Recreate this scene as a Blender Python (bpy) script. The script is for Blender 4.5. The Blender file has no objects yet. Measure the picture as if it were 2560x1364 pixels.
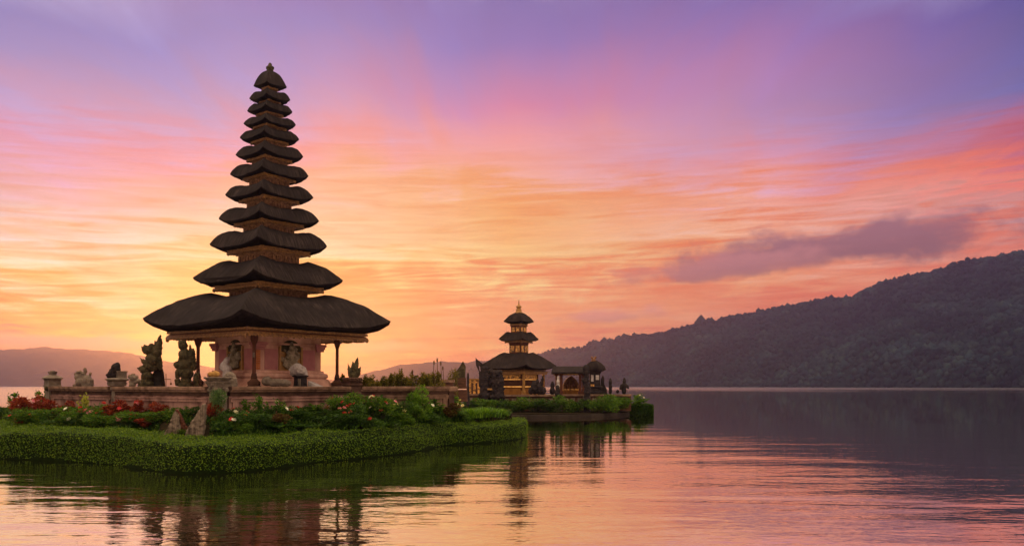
import bpy, bmesh, math, random
import numpy as np
from mathutils import Vector, Matrix, noise as mnoise

random.seed(7)
rng = np.random.default_rng(7)
scene = bpy.context.scene
col = scene.collection
R = math.radians
PI = math.pi

# ------------------------------------------------------------------ camera
F, EYE, HZ = 2133.0, 2.5, 963.0          # focal length in photo pixels, eye height above the lake, horizon row
cam_d = bpy.data.cameras.new('camera')
cam_d.sensor_width = 36.0
cam_d.lens = 36.0 * F / 2560.0
cam_d.shift_y = (HZ - 682.0) / 2560.0
cam_d.clip_start, cam_d.clip_end = 0.1, 30000
cam = bpy.data.objects.new('camera', cam_d)
cam.location = (0, 0, EYE)
cam.rotation_euler = (PI / 2, 0, 0)
col.objects.link(cam)
scene.camera = cam

def at(px, py, Y):
    """point at distance Y (metres ahead) seen at photo pixel px, py"""
    return Vector(((px - 1280) / F * Y, Y, EYE - (py - HZ) / F * Y))
def gx(px, Y):
    return (px - 1280) / F * Y

# ------------------------------------------------------------------ view / render settings
scene.view_settings.view_transform = 'Standard'
scene.view_settings.look = 'None'
scene.view_settings.exposure = 0.0
scene.view_settings.gamma = 1.0
scene.view_settings.use_curve_mapping = False
cy = scene.cycles
cy.use_denoising = True
try: cy.denoiser = 'OPENIMAGEDENOISE'
except Exception: pass
cy.max_bounces = 6
cy.diffuse_bounces = 2
cy.glossy_bounces = 3
cy.transmission_bounces = 3
cy.volume_bounces = 0
cy.transparent_max_bounces = 6
cy.sample_clamp_indirect = 4.0
cy.sample_clamp_direct = 12.0

# ------------------------------------------------------------------ sun
SUN_AZ = math.atan2(-0.345, 1.0)
SUN_EL = R(3.0)
HAZE_D = 0.00022                          # haze per metre (the haze box itself is built last)
sdir = Vector((math.sin(SUN_AZ) * math.cos(SUN_EL), math.cos(SUN_AZ) * math.cos(SUN_EL), math.sin(SUN_EL)))
sl = bpy.data.lights.new('sun', 'SUN')
sl.energy = 2.4
sl.angle = R(1.5)
sl.color = (1.0, 0.34, 0.05)
so = bpy.data.objects.new('sun', sl)
so.rotation_euler = sdir.to_track_quat('Z', 'Y').to_euler()
so.location = (0, 0, 60)
col.objects.link(so)

# ------------------------------------------------------------------ world: sunset sky by direction
def lin(c):
    return tuple((v / 255 / 12.92) if v / 255 <= 0.04045 else ((v / 255 + 0.055) / 1.055) ** 2.4 for v in c)

world = bpy.data.worlds.new('World')
scene.world = world
world.use_nodes = True
wn, wl = world.node_tree.nodes, world.node_tree.links
wn.clear()

class NT:
    """tiny helper to write node maths"""
    def __init__(s, nodes, links): s.n, s.l = nodes, links
    def put(s, node, idx, v):
        if isinstance(v, (int, float)): node.inputs[idx].default_value = v
        elif isinstance(v, tuple): node.inputs[idx].default_value = v
        else: s.l.new(v, node.inputs[idx])
    def m(s, op, a, b=0.0, c=0.0, clamp=False):
        nd = s.n.new('ShaderNodeMath'); nd.operation = op; nd.use_clamp = clamp
        for i, v in enumerate((a, b, c)): s.put(nd, i, v)
        return nd.outputs[0]
    def mapr(s, v, a, b, c=0.0, d=1.0, smooth=True):
        nd = s.n.new('ShaderNodeMapRange'); nd.interpolation_type = 'SMOOTHSTEP' if smooth else 'LINEAR'
        for i, q in enumerate((v, a, b, c, d)): s.put(nd, i, q)
        return nd.outputs[0]
    def mix(s, f, a, b, blend='MIX'):
        nd = s.n.new('ShaderNodeMix'); nd.data_type = 'RGBA'; nd.blend_type = blend
        s.put(nd, 0, f)
        for i, v in ((6, a), (7, b)):
            if isinstance(v, tuple): nd.inputs[i].default_value = v if len(v) == 4 else v + (1,)
            else: s.l.new(v, nd.inputs[i])
        return nd.outputs[2]
    def comb(s, x, y, z=0.0):
        nd = s.n.new('ShaderNodeCombineXYZ')
        for i, v in enumerate((x, y, z)): s.put(nd, i, v)
        return nd.outputs[0]
    def noise(s, vec, scale, detail=4.0, rough=0.5, dist=0.0):
        nd = s.n.new('ShaderNodeTexNoise')
        if vec is not None: s.l.new(vec, nd.inputs['Vector'])
        nd.inputs['Scale'].default_value = scale; nd.inputs['Detail'].default_value = detail
        nd.inputs['Roughness'].default_value = rough; nd.inputs['Distortion'].default_value = dist
        return nd.outputs[0]
    def ramp(s, fac, stops, interp='LINEAR'):
        nd = s.n.new('ShaderNodeValToRGB'); cr = nd.color_ramp; cr.interpolation = interp
        while len(cr.elements) < len(stops): cr.elements.new(0.5)
        for e, (p, c) in zip(cr.elements, stops):
            e.position = p
        for e, (p, c) in zip(cr.elements, stops):
            e.color = tuple(c) + (1,) if len(c) == 3 else c
        s.put(nd, 0, fac)
        return nd.outputs[0]

w = NT(wn, wl)
tc = wn.new('ShaderNodeTexCoord')
sep = wn.new('ShaderNodeSeparateXYZ'); wl.new(tc.outputs['Generated'], sep.inputs[0])
dx, dy, dz = sep.outputs
el0 = w.m('ARCSINE', dz)
az = w.m('ARCTAN2', dx, dy)
# high cirrus drawn out along the line of sight to the sun: a plane of cloud seen in perspective
den = w.m('ADD', w.m('MAXIMUM', dz, 0.0), 0.10)
pxn, pyn = w.m('DIVIDE', dx, den), w.m('DIVIDE', dy, den)
cirrus = w.comb(w.m('MULTIPLY', pxn, 1.0), w.m('MULTIPLY', pyn, 0.30), 0.0)
n_big = w.noise(cirrus, 1.1, 3.0, 0.5, 0.6)
n_fine = w.noise(cirrus, 3.0, 6.0, 0.58, 1.1)
# low sheet cloud: long flat streaks near the horizon
sheet = w.comb(w.m('MULTIPLY', az, 2.6), w.m('MULTIPLY', el0, 26.0), 3.7)
n_sheet = w.noise(sheet, 1.5, 5.0, 0.55, 0.7)
sheet2 = w.comb(w.m('MULTIPLY', az, 5.5), w.m('MULTIPLY', w.m('SUBTRACT', el0, w.m('MULTIPLY', az, 0.03)), 75.0), 9.1)
n_sheet2 = w.noise(sheet2, 1.5, 5.0, 0.6, 0.9)
low = w.mapr(el0, R(19), R(9))
warp = w.m('ADD', w.m('MULTIPLY', w.m('SUBTRACT', n_big, 0.5), 0.135),
           w.m('MULTIPLY', w.m('SUBTRACT', n_sheet, 0.5), w.m('MULTIPLY', low, 0.13)))
warp = w.m('ADD', warp, w.m('MULTIPLY', w.m('SUBTRACT', n_sheet2, 0.5), w.m('MULTIPLY', low, 0.11)))
warp = w.m('ADD', warp, w.m('MULTIPLY', w.m('SUBTRACT', n_fine, 0.5), 0.075))
warp = w.m('MULTIPLY', warp, w.mapr(el0, R(0.5), R(5)))
el = w.m('ADD', el0, warp)
elt = w.m('DIVIDE', w.m('MAXIMUM', el, 0.0), PI / 2, clamp=True)

ZENL = (2.8, 2.3, 1.65)  # overhead sky, out of view, boosted to light the foreground
def column(px, rows):
    u = (px - 1280) / F
    st = []
    for y, c in rows:
        e = math.atan((HZ - y) / F / math.sqrt(1 + u * u))
        st.append((max(0.0, e / (PI / 2)), lin(c)))
    st.sort(key=lambda q: q[0])
    st.append((0.60, ZENL)); st.append((1.0, ZENL))
    return w.ramp(elt, st)
SKY = {
 0:    [(960, (226, 128, 112)), (890, (232, 134, 104)), (868, (238, 146, 112)), (846, (242, 160, 104)), (830, (255, 186, 58)), (790, (255, 190, 56)), (745, (253, 196, 84)), (700, (254, 222, 150)), (650, (254, 226, 176)), (570, (251, 220, 196)),
        (480, (240, 201, 198)), (420, (240, 184, 188)), (340, (233, 166, 188)), (280, (226, 158, 190)), (200, (200, 162, 205)), (100, (164, 149, 206)), (0, (148, 138, 200))],
 640:  [(960, (246, 146, 80)), (900, (255, 180, 60)), (850, (255, 206, 70)), (790, (255, 190, 56)), (720, (254, 184, 76)), (650, (255, 208, 112)), (580, (254, 218, 174)), (500, (253, 204, 168)), (430, (251, 184, 154)),
        (380, (250, 166, 162)), (330, (230, 166, 190)), (260, (200, 164, 206)), (180, (180, 155, 208)), (80, (160, 144, 205)), (0, (160, 134, 196))],
 1280: [(960, (238, 146, 116)), (900, (250, 166, 110)), (840, (255, 182, 104)), (780, (254, 174, 104)), (720, (253, 176, 112)), (650, (255, 212, 134)), (600, (254, 202, 126)), (520, (252, 178, 104)), (480, (251, 178, 112)),
        (430, (252, 178, 158)), (340, (248, 164, 166)), (260, (222, 140, 176)), (180, (188, 134, 186)), (100, (152, 124, 190)), (0, (138, 118, 184))],
 1920: [(960, (232, 140, 122)), (830, (246, 150, 104)), (760, (246, 146, 104)), (700, (250, 162, 110)), (640, (246, 160, 122)), (580, (252, 172, 140)), (540, (246, 176, 164)), (510, (250, 162, 134)), (470, (244, 164, 164)),
        (400, (225, 154, 180)), (330, (200, 150, 190)), (260, (184, 140, 190)), (180, (180, 130, 186)), (100, (164, 120, 182)), (0, (136, 110, 180))],
 2560: [(960, (226, 136, 122)), (700, (242, 140, 116)), (600, (240, 140, 116)), (560, (232, 146, 132)), (520, (214, 150, 150)), (480, (250, 132, 110)), (440, (226, 116, 116)), (390, (196, 100, 126)), (330, (188, 106, 138)),
        (260, (150, 110, 165)), (200, (116, 108, 172)), (100, (108, 100, 170)), (0, (94, 88, 165))],
}
keys = sorted(SKY)
cols = [column(k, SKY[k]) for k in keys]
azs = [math.atan((k - 1280) / F) for k in keys]
sky = cols[0]
for i in range(1, 5):
    sky = w.mix(w.mapr(az, azs[i - 1], azs[i], smooth=False), sky, cols[i])
# the sky behind the camera: out of view, brightened to light the foreground
back = w.ramp(elt, [(0.0, (0.32, 0.23, 0.22)), (0.08, (0.58, 0.43, 0.38)), (0.25, (1.00, 0.76, 0.62)), (0.45, (1.85, 1.50, 1.05)), (0.68, ZENL), (1.0, ZENL)])
sky = w.mix(w.mapr(w.m('ABSOLUTE', az), R(34), R(95)), sky, back)
# fine streaks: lighter and darker threads in the cirrus
thread = w.m('ADD', w.m('MULTIPLY', w.m('SUBTRACT', n_fine, 0.5), 0.75), w.m('MULTIPLY', w.m('MULTIPLY', w.m('SUBTRACT', n_sheet, 0.5), low), 1.3))
thread = w.m('ADD', thread, w.m('MULTIPLY', w.m('MULTIPLY', w.m('SUBTRACT', n_sheet2, 0.5), low), 2.5))
tint = w.mix(w.m('ADD', 0.5, thread, clamp=True), (0.94, 0.66, 0.50), (1.06, 1.32, 1.40))
sky = w.mix(1.0, sky, tint, 'MULTIPLY')

def cloud(px, py, half_w, half_h, tilt, dark, strength, seed, scale):
    """a bank of low cumulus at one bearing, billowed by noise"""
    u = (px - 1280) / F
    a0, e0 = math.atan(u), math.atan((HZ - py) / F / math.sqrt(1 + u * u))
    a, e = w.m('SUBTRACT', az, a0), w.m('SUBTRACT', el0, e0)
    e = w.m('SUBTRACT', e, w.m('MULTIPLY', a, tilt))
    an, en = w.m('DIVIDE', a, half_w / F), w.m('DIVIDE', e, half_h / F)
    # flat base, round top
    en2 = w.m('MULTIPLY', en, w.mapr(en, -0.3, 0.3, 1.35, 0.85))
    d = w.m('SQRT', w.m('ADD', w.m('MULTIPLY', an, an), w.m('MULTIPLY', en2, en2)))
    nz = w.noise(w.comb(w.m('MULTIPLY', az, scale), w.m('MULTIPLY', el0, scale * 1.7), seed), 1.0, 6.0, 0.58, 0.25)
    f = w.m('ADD', w.m('SUBTRACT', 1.0, d), w.m('MULTIPLY', w.m('SUBTRACT', nz, 0.5), 2.2))
    f = w.mapr(f, -0.05, 0.75)
    body = w.mix(w.mapr(w.m('ADD', en, w.m('MULTIPLY', nz, 0.8)), -0.6, 1.3), dark, tuple(min(1, v * 1.5) for v in dark))
    return w.m('MULTIPLY', f, strength), body
for args in [(2140, 620, 480, 66, 0.08, (0.225, 0.098, 0.125), 0.95, 1.7, 16.0),
             (1860, 668, 330, 36, 0.085, (0.38, 0.155, 0.155), 0.8, 5.3, 19.0),
             (1540, 792, 190, 26, 0.03, (0.56, 0.235, 0.185), 0.8, 8.1, 20.0),
             (1330, 905, 300, 22, 0.0, (0.70, 0.28, 0.20), 0.45, 2.4, 22.0),
             (120, 858, 430, 20, -0.01, (0.74, 0.30, 0.19), 0.85, 4.4, 24.0),
             (960, 870, 150, 22, 0.04, (0.86, 0.42, 0.20), 0.5, 9.4, 26.0)]:
    f_, b_ = cloud(*args)
    sky = w.mix(f_, sky, b_)
# glow of the low sun through the horizon cloud
dotn = wn.new('ShaderNodeVectorMath'); dotn.operation = 'DOT_PRODUCT'
wl.new(tc.outputs['Generated'], dotn.inputs[0]); dotn.inputs[1].default_value = sdir
glow = w.m('POWER', w.mapr(dotn.outputs['Value'], 0.990, 1.0, smooth=False), 3.0)
sky = w.mix(w.m('MULTIPLY', glow, 0.9), sky, (1.5, 0.76, 0.16), 'MIX')
# the sky beyond the haze is clearer and deeper in colour than it looks through it
path = w.m('MINIMUM', w.m('DIVIDE', 240.0, w.m('MAXIMUM', dz, 0.02)), 3400.0)
trs = w.m('POWER', 2.71828, w.m('MULTIPLY', path, -HAZE_D))
cmp_ = [w.m('ADD', w.m('MULTIPLY', trs, 1.0 - k_), k_) for k_ in (0.66, 0.92, 1.0)]
sky = w.mix(1.0, sky, w.comb(*cmp_), 'DIVIDE')
skt = wn.new('ShaderNodeTexSky'); skt.sky_type = 'NISHITA'; skt.sun_disc = False
skt.sun_elevation = SUN_EL; skt.sun_rotation = SUN_AZ
sky_bg = wn.new('ShaderNodeBackground'); wl.new(sky, sky_bg.inputs[0]); sky_bg.inputs[1].default_value = 1.0
nis_bg = wn.new('ShaderNodeBackground'); wl.new(skt.outputs[0], nis_bg.inputs[0]); nis_bg.inputs[1].default_value = 0.05
mixs = wn.new('ShaderNodeMixShader'); mixs.inputs[0].default_value = 0.06
wl.new(sky_bg.outputs[0], mixs.inputs[1]); wl.new(nis_bg.outputs[0], mixs.inputs[2])
wo = wn.new('ShaderNodeOutputWorld'); wl.new(mixs.outputs[0], wo.inputs[0])
world.cycles.sampling_method = 'MANUAL'
world.cycles.sample_map_resolution = 1024

# ------------------------------------------------------------------ materials
def new_mat(name):
    m = bpy.data.materials.new(name); m.use_nodes = True
    n, l = m.node_tree.nodes, m.node_tree.links
    n.clear()
    return m, n, l, NT(n, l)

def solid(name, c1, c2, rough=0.8, scale=3.0, bump=0.3, bscale=18.0, detail=5.0, stretch=(1, 1, 1), third=None, spec=0.08, bdist=0.03, metallic=0.0):
    """stone, plaster, wood, thatch: two or three tones of noise with a bump"""
    m, n, l, t = new_mat(name)
    o = n.new('ShaderNodeOutputMaterial'); b = n.new('ShaderNodeBsdfPrincipled')
    l.new(b.outputs[0], o.inputs[0])
    tcn = n.new('ShaderNodeTexCoord'); mp = n.new('ShaderNodeMapping'); mp.inputs['Scale'].default_value = stretch
    l.new(tcn.outputs['Object'], mp.inputs[0])
    f = t.noise(mp.outputs[0], scale, detail, 0.6)
    st = [(0.32, c1), (0.66, c2)]
    if third: st.append((0.78, third))
    l.new(t.ramp(f, st), b.inputs['Base Color'])
    b.inputs['Roughness'].default_value = rough
    b.inputs['Specular IOR Level'].default_value = spec
    b.inputs['Metallic'].default_value = metallic
    bp = n.new('ShaderNodeBump'); bp.inputs['Strength'].default_value = bump; bp.inputs['Distance'].default_value = bdist
    l.new(t.noise(mp.outputs[0], bscale, 6.0, 0.65), bp.inputs['Height'])
    l.new(bp.outputs[0], b.inputs['Normal'])
    return m

def leafmat(name, c1, c2, c3, trans=0.35, rough=0.5, spec=0.10):
    m, n, l, t = new_mat(name)
    o = n.new('ShaderNodeOutputMaterial')
    g = n.new('ShaderNodeNewGeometry')
    c = t.ramp(g.outputs['Random Per Island'], [(0.0, c1), (0.55, c2), (1.0, c3)])
    b = n.new('ShaderNodeBsdfPrincipled'); l.new(c, b.inputs['Base Color'])
    b.inputs['Roughness'].default_value = rough; b.inputs['Specular IOR Level'].default_value = spec
    tr = n.new('ShaderNodeBsdfTranslucent')
    l.new(t.mix(1.0, c, (1.3, 1.25, 0.6), 'MULTIPLY'), tr.inputs[0])
    mx = n.new('ShaderNodeMixShader'); mx.inputs[0].default_value = trans
    l.new(b.outputs[0], mx.inputs[1]); l.new(tr.outputs[0], mx.inputs[2]); l.new(mx.outputs[0], o.inputs[0])
    return m

def glowmat(name, c, strength, c2):
    """panel lit from within"""
    m, n, l, t = new_mat(name)
    o = n.new('ShaderNodeOutputMaterial'); b = n.new('ShaderNodeBsdfPrincipled'); l.new(b.outputs[0], o.inputs[0])
    tcn = n.new('ShaderNodeTexCoord')
    f = t.noise(tcn.outputs['Object'], 5.0, 3.0, 0.6)
    cc = t.ramp(f, [(0.38, c2), (0.6, c)])
    l.new(cc, b.inputs['Base Color']); l.new(cc, b.inputs['Emission Color'])
    b.inputs['Emission Strength'].default_value = strength
    return m

M = {}
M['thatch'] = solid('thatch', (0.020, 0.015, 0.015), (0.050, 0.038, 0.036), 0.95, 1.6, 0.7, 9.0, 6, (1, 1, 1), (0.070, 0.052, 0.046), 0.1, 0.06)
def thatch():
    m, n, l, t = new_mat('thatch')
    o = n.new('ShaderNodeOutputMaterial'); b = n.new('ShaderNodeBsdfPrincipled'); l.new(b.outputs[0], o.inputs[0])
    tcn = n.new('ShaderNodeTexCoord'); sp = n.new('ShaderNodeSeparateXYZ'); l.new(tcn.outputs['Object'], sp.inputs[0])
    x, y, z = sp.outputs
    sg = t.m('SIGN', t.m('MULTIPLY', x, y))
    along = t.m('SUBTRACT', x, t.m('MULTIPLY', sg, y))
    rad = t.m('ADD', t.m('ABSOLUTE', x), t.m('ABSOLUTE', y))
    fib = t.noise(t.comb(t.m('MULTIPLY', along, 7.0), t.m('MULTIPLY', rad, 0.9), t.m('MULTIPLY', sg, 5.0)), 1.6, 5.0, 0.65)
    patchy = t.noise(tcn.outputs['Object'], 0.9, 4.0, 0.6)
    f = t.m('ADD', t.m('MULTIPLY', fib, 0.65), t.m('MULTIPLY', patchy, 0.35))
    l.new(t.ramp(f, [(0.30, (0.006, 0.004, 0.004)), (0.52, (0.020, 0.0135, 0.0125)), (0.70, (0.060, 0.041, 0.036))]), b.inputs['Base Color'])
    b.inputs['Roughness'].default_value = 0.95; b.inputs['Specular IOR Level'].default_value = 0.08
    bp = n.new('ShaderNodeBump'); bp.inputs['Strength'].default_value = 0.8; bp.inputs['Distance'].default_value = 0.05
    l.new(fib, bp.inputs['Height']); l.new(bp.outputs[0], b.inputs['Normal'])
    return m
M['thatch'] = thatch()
M['darkthatch'] = solid('dark_thatch', (0.006, 0.004, 0.004), (0.016, 0.010, 0.009), 0.97, 6.0, 0.6, 30.0, 5, (1, 1, 1), None, 0.05, 0.03)  # near-black thatch colour that deepens the shade under the eaves
M['gilt'] = solid('gilded_wood', (0.12, 0.048, 0.013), (0.34, 0.155, 0.042), 0.5, 9.0, 0.8, 22.0, 5, (1, 1, 1), (0.62, 0.33, 0.10), 0.4, 0.04)
M['carved'] = solid('carved_brown', (0.09, 0.040, 0.021), (0.30, 0.145, 0.072), 0.75, 9.0, 1.0, 16.0, 5, (1, 1, 1), (0.42, 0.23, 0.12), 0.2, 0.05)
M['wood'] = solid('dark_wood', (0.05, 0.018, 0.012), (0.13, 0.045, 0.026), 0.6, 4.0, 0.4, 20.0, 5, (4, 4, 0.5))
M['pink'] = solid('pink_plaster', (0.26, 0.115, 0.078), (0.62, 0.345, 0.26), 0.85, 1.3, 0.4, 14.0, 8, (1, 1, 0.6), (0.68, 0.43, 0.34))
M['recess'] = solid('recess_plaster', (0.30, 0.105, 0.105), (0.42, 0.17, 0.155), 0.85, 1.6, 0.25, 14.0)
M['wallpink'] = solid('weathered_pink_plaster', (0.10, 0.048, 0.034), (0.44, 0.245, 0.205), 0.88, 1.5, 0.6, 9.0, 8, (1, 1, 0.5), (0.62, 0.42, 0.36))
M['coping'] = solid('mossy_stone', (0.075, 0.040, 0.026), (0.25, 0.145, 0.10), 0.9, 2.6, 0.6, 14.0, 7, (1, 1, 1), (0.42, 0.28, 0.20))
M['neck'] = solid('dark_stone', (0.030, 0.015, 0.011), (0.085, 0.044, 0.031), 0.9, 3.0, 0.5, 14.0)
M['stone'] = solid('grey_stone', (0.07, 0.050, 0.038), (0.22, 0.165, 0.125), 0.9, 3.2, 0.8, 12.0, 7, (1, 1, 1), (0.42, 0.35, 0.29), 0.2, 0.05)
M['relief'] = solid('carved_relief_stone', (0.10, 0.075, 0.045), (0.34, 0.27, 0.18), 0.9, 5.0, 0.9, 12.0, 7, (1, 1, 1), (0.52, 0.44, 0.33), 0.2, 0.05)
M['moss'] = solid('mossy_statue_stone', (0.020, 0.017, 0.008), (0.085, 0.064, 0.032), 0.92, 5.0, 1.0, 14.0, 8, (1, 1, 1), (0.26, 0.185, 0.125), 0.15, 0.06)
M['black'] = solid('black_stone', (0.012, 0.010, 0.010), (0.035, 0.028, 0.026), 0.9, 4.0, 0.6, 12.0)
M['white'] = solid('white_stone', (0.22, 0.17, 0.15), (0.50, 0.43, 0.41), 0.75, 4.0, 0.8, 10.0, 6, (1, 1, 1), (0.62, 0.56, 0.53))
M['yellowstone'] = solid('yellow_stone', (0.24, 0.12, 0.035), (0.42, 0.23, 0.07), 0.85, 5.0, 0.6, 12.0)
M['lava'] = solid('lava_stone', (0.010, 0.008, 0.009), (0.040, 0.029, 0.029), 0.95, 3.0, 1.0, 7.0, 7, (1, 1, 1), (0.105, 0.076, 0.068), 0.1, 0.08)
M['brick'] = solid('old_brick', (0.040, 0.018, 0.012), (0.105, 0.048, 0.031), 0.9, 2.2, 0.6, 10.0, 6, (1, 1, 3), (0.19, 0.10, 0.068))
M['redbrick'] = solid('orange_brick', (0.30, 0.085, 0.03), (0.50, 0.17, 0.06), 0.9, 4.0, 0.5, 12.0)
M['gold'] = solid('gold_paint', (0.20, 0.085, 0.016), (0.38, 0.18, 0.036), 0.5, 5.0, 0.5, 20.0, 5, (1, 1, 1), (0.55, 0.31, 0.08), 0.4)
M['ochre'] = solid('ochre_wall', (0.22, 0.085, 0.018), (0.36, 0.155, 0.034), 0.8, 2.0, 0.3, 12.0)
M['deadwood'] = solid('weathered_wood', (0.06, 0.042, 0.030), (0.24, 0.18, 0.135), 0.9, 2.4, 0.9, 9.0, 7, (6, 6, 0.6), (0.38, 0.31, 0.24), 0.05, 0.03)
M['earth'] = solid('earth', (0.010, 0.008, 0.005), (0.026, 0.019, 0.011), 0.98, 2.0, 0.5, 8.0, spec=0.0)
M['paving'] = solid('paving', (0.10, 0.075, 0.06), (0.22, 0.16, 0.13), 0.9, 1.5, 0.3, 10.0)
M['kerb'] = solid('kerb_stone', (0.014, 0.010, 0.008), (0.038, 0.028, 0.022), 0.9, 1.2, 0.5, 6.0, 5, (1, 1, 1), (0.10, 0.08, 0.065), 0.1)
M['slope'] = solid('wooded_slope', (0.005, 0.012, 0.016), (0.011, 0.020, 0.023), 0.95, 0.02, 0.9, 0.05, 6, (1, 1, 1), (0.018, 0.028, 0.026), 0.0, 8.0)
M['bamboo'] = solid('bamboo', (0.05, 0.032, 0.018), (0.11, 0.07, 0.036), 0.7, 6.0, 0.2, 20.0)
M['hedgeleaf'] = leafmat('hedge_leaves', (0.034, 0.075, 0.003), (0.080, 0.145, 0.005), (0.150, 0.215, 0.008), 0.32)
M['hedgecore'] = solid('hedge_core', (0.003, 0.007, 0.001), (0.008, 0.016, 0.002), 0.95, 9.0, 0.8, 30.0, spec=0.05)  # solid core in near-black, painting the shade between the leaves
M['fern'] = leafmat('fine_leaves', (0.022, 0.062, 0.006), (0.056, 0.125, 0.010), (0.130, 0.200, 0.018), 0.38)
M['darkleaf'] = leafmat('dark_leaves', (0.010, 0.030, 0.005), (0.028, 0.068, 0.008), (0.070, 0.125, 0.014), 0.30)
M['brightleaf'] = leafmat('bright_leaves', (0.042, 0.110, 0.008), (0.090, 0.190, 0.014), (0.160, 0.270, 0.024), 0.42)
M['redleaf'] = leafmat('red_leaves', (0.085, 0.010, 0.008), (0.200, 0.024, 0.014), (0.290, 0.065, 0.024), 0.38)
M['darkred'] = leafmat('brown_red_leaves', (0.045, 0.018, 0.008), (0.090, 0.036, 0.012), (0.080, 0.090, 0.016), 0.3)
M['yellowleaf'] = leafmat('yellow_leaves', (0.200, 0.210, 0.030), (0.330, 0.330, 0.050), (0.440, 0.400, 0.080), 0.4)
M['greyleaf'] = leafmat('grey_green_leaves', (0.035, 0.070, 0.022), (0.070, 0.125, 0.038), (0.120, 0.180, 0.060), 0.3)
M['treeleaf'] = leafmat('tree_leaves', (0.040, 0.044, 0.008), (0.095, 0.088, 0.015), (0.200, 0.155, 0.028), 0.45)
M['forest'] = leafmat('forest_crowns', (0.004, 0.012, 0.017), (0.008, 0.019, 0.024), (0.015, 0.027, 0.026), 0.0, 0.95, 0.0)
M['stem'] = solid('stems', (0.020, 0.030, 0.010), (0.055, 0.060, 0.022), 0.8, 5.0)
M['pr'] = leafmat('red_petals', (0.38, 0.022, 0.022), (0.52, 0.040, 0.045), (0.62, 0.085, 0.085), 0.3)
M['pp'] = leafmat('pink_petals', (0.55, 0.12, 0.19), (0.68, 0.22, 0.29), (0.75, 0.38, 0.42), 0.3)
M['pw'] = leafmat('white_petals', (0.70, 0.66, 0.55), (0.80, 0.76, 0.66), (0.85, 0.82, 0.76), 0.3)
M['py'] = leafmat('cream_petals', (0.65, 0.55, 0.20), (0.74, 0.66, 0.32), (0.80, 0.75, 0.50), 0.3)
M['lit'] = glowmat('lit_panel', (0.62, 0.26, 0.045), 0.20, (0.07, 0.026, 0.006))
M['lamp'] = glowmat('lamp_strip', (1.0, 0.50, 0.12), 0.55, (0.6, 0.25, 0.05))
M['moon'] = M['white']

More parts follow.
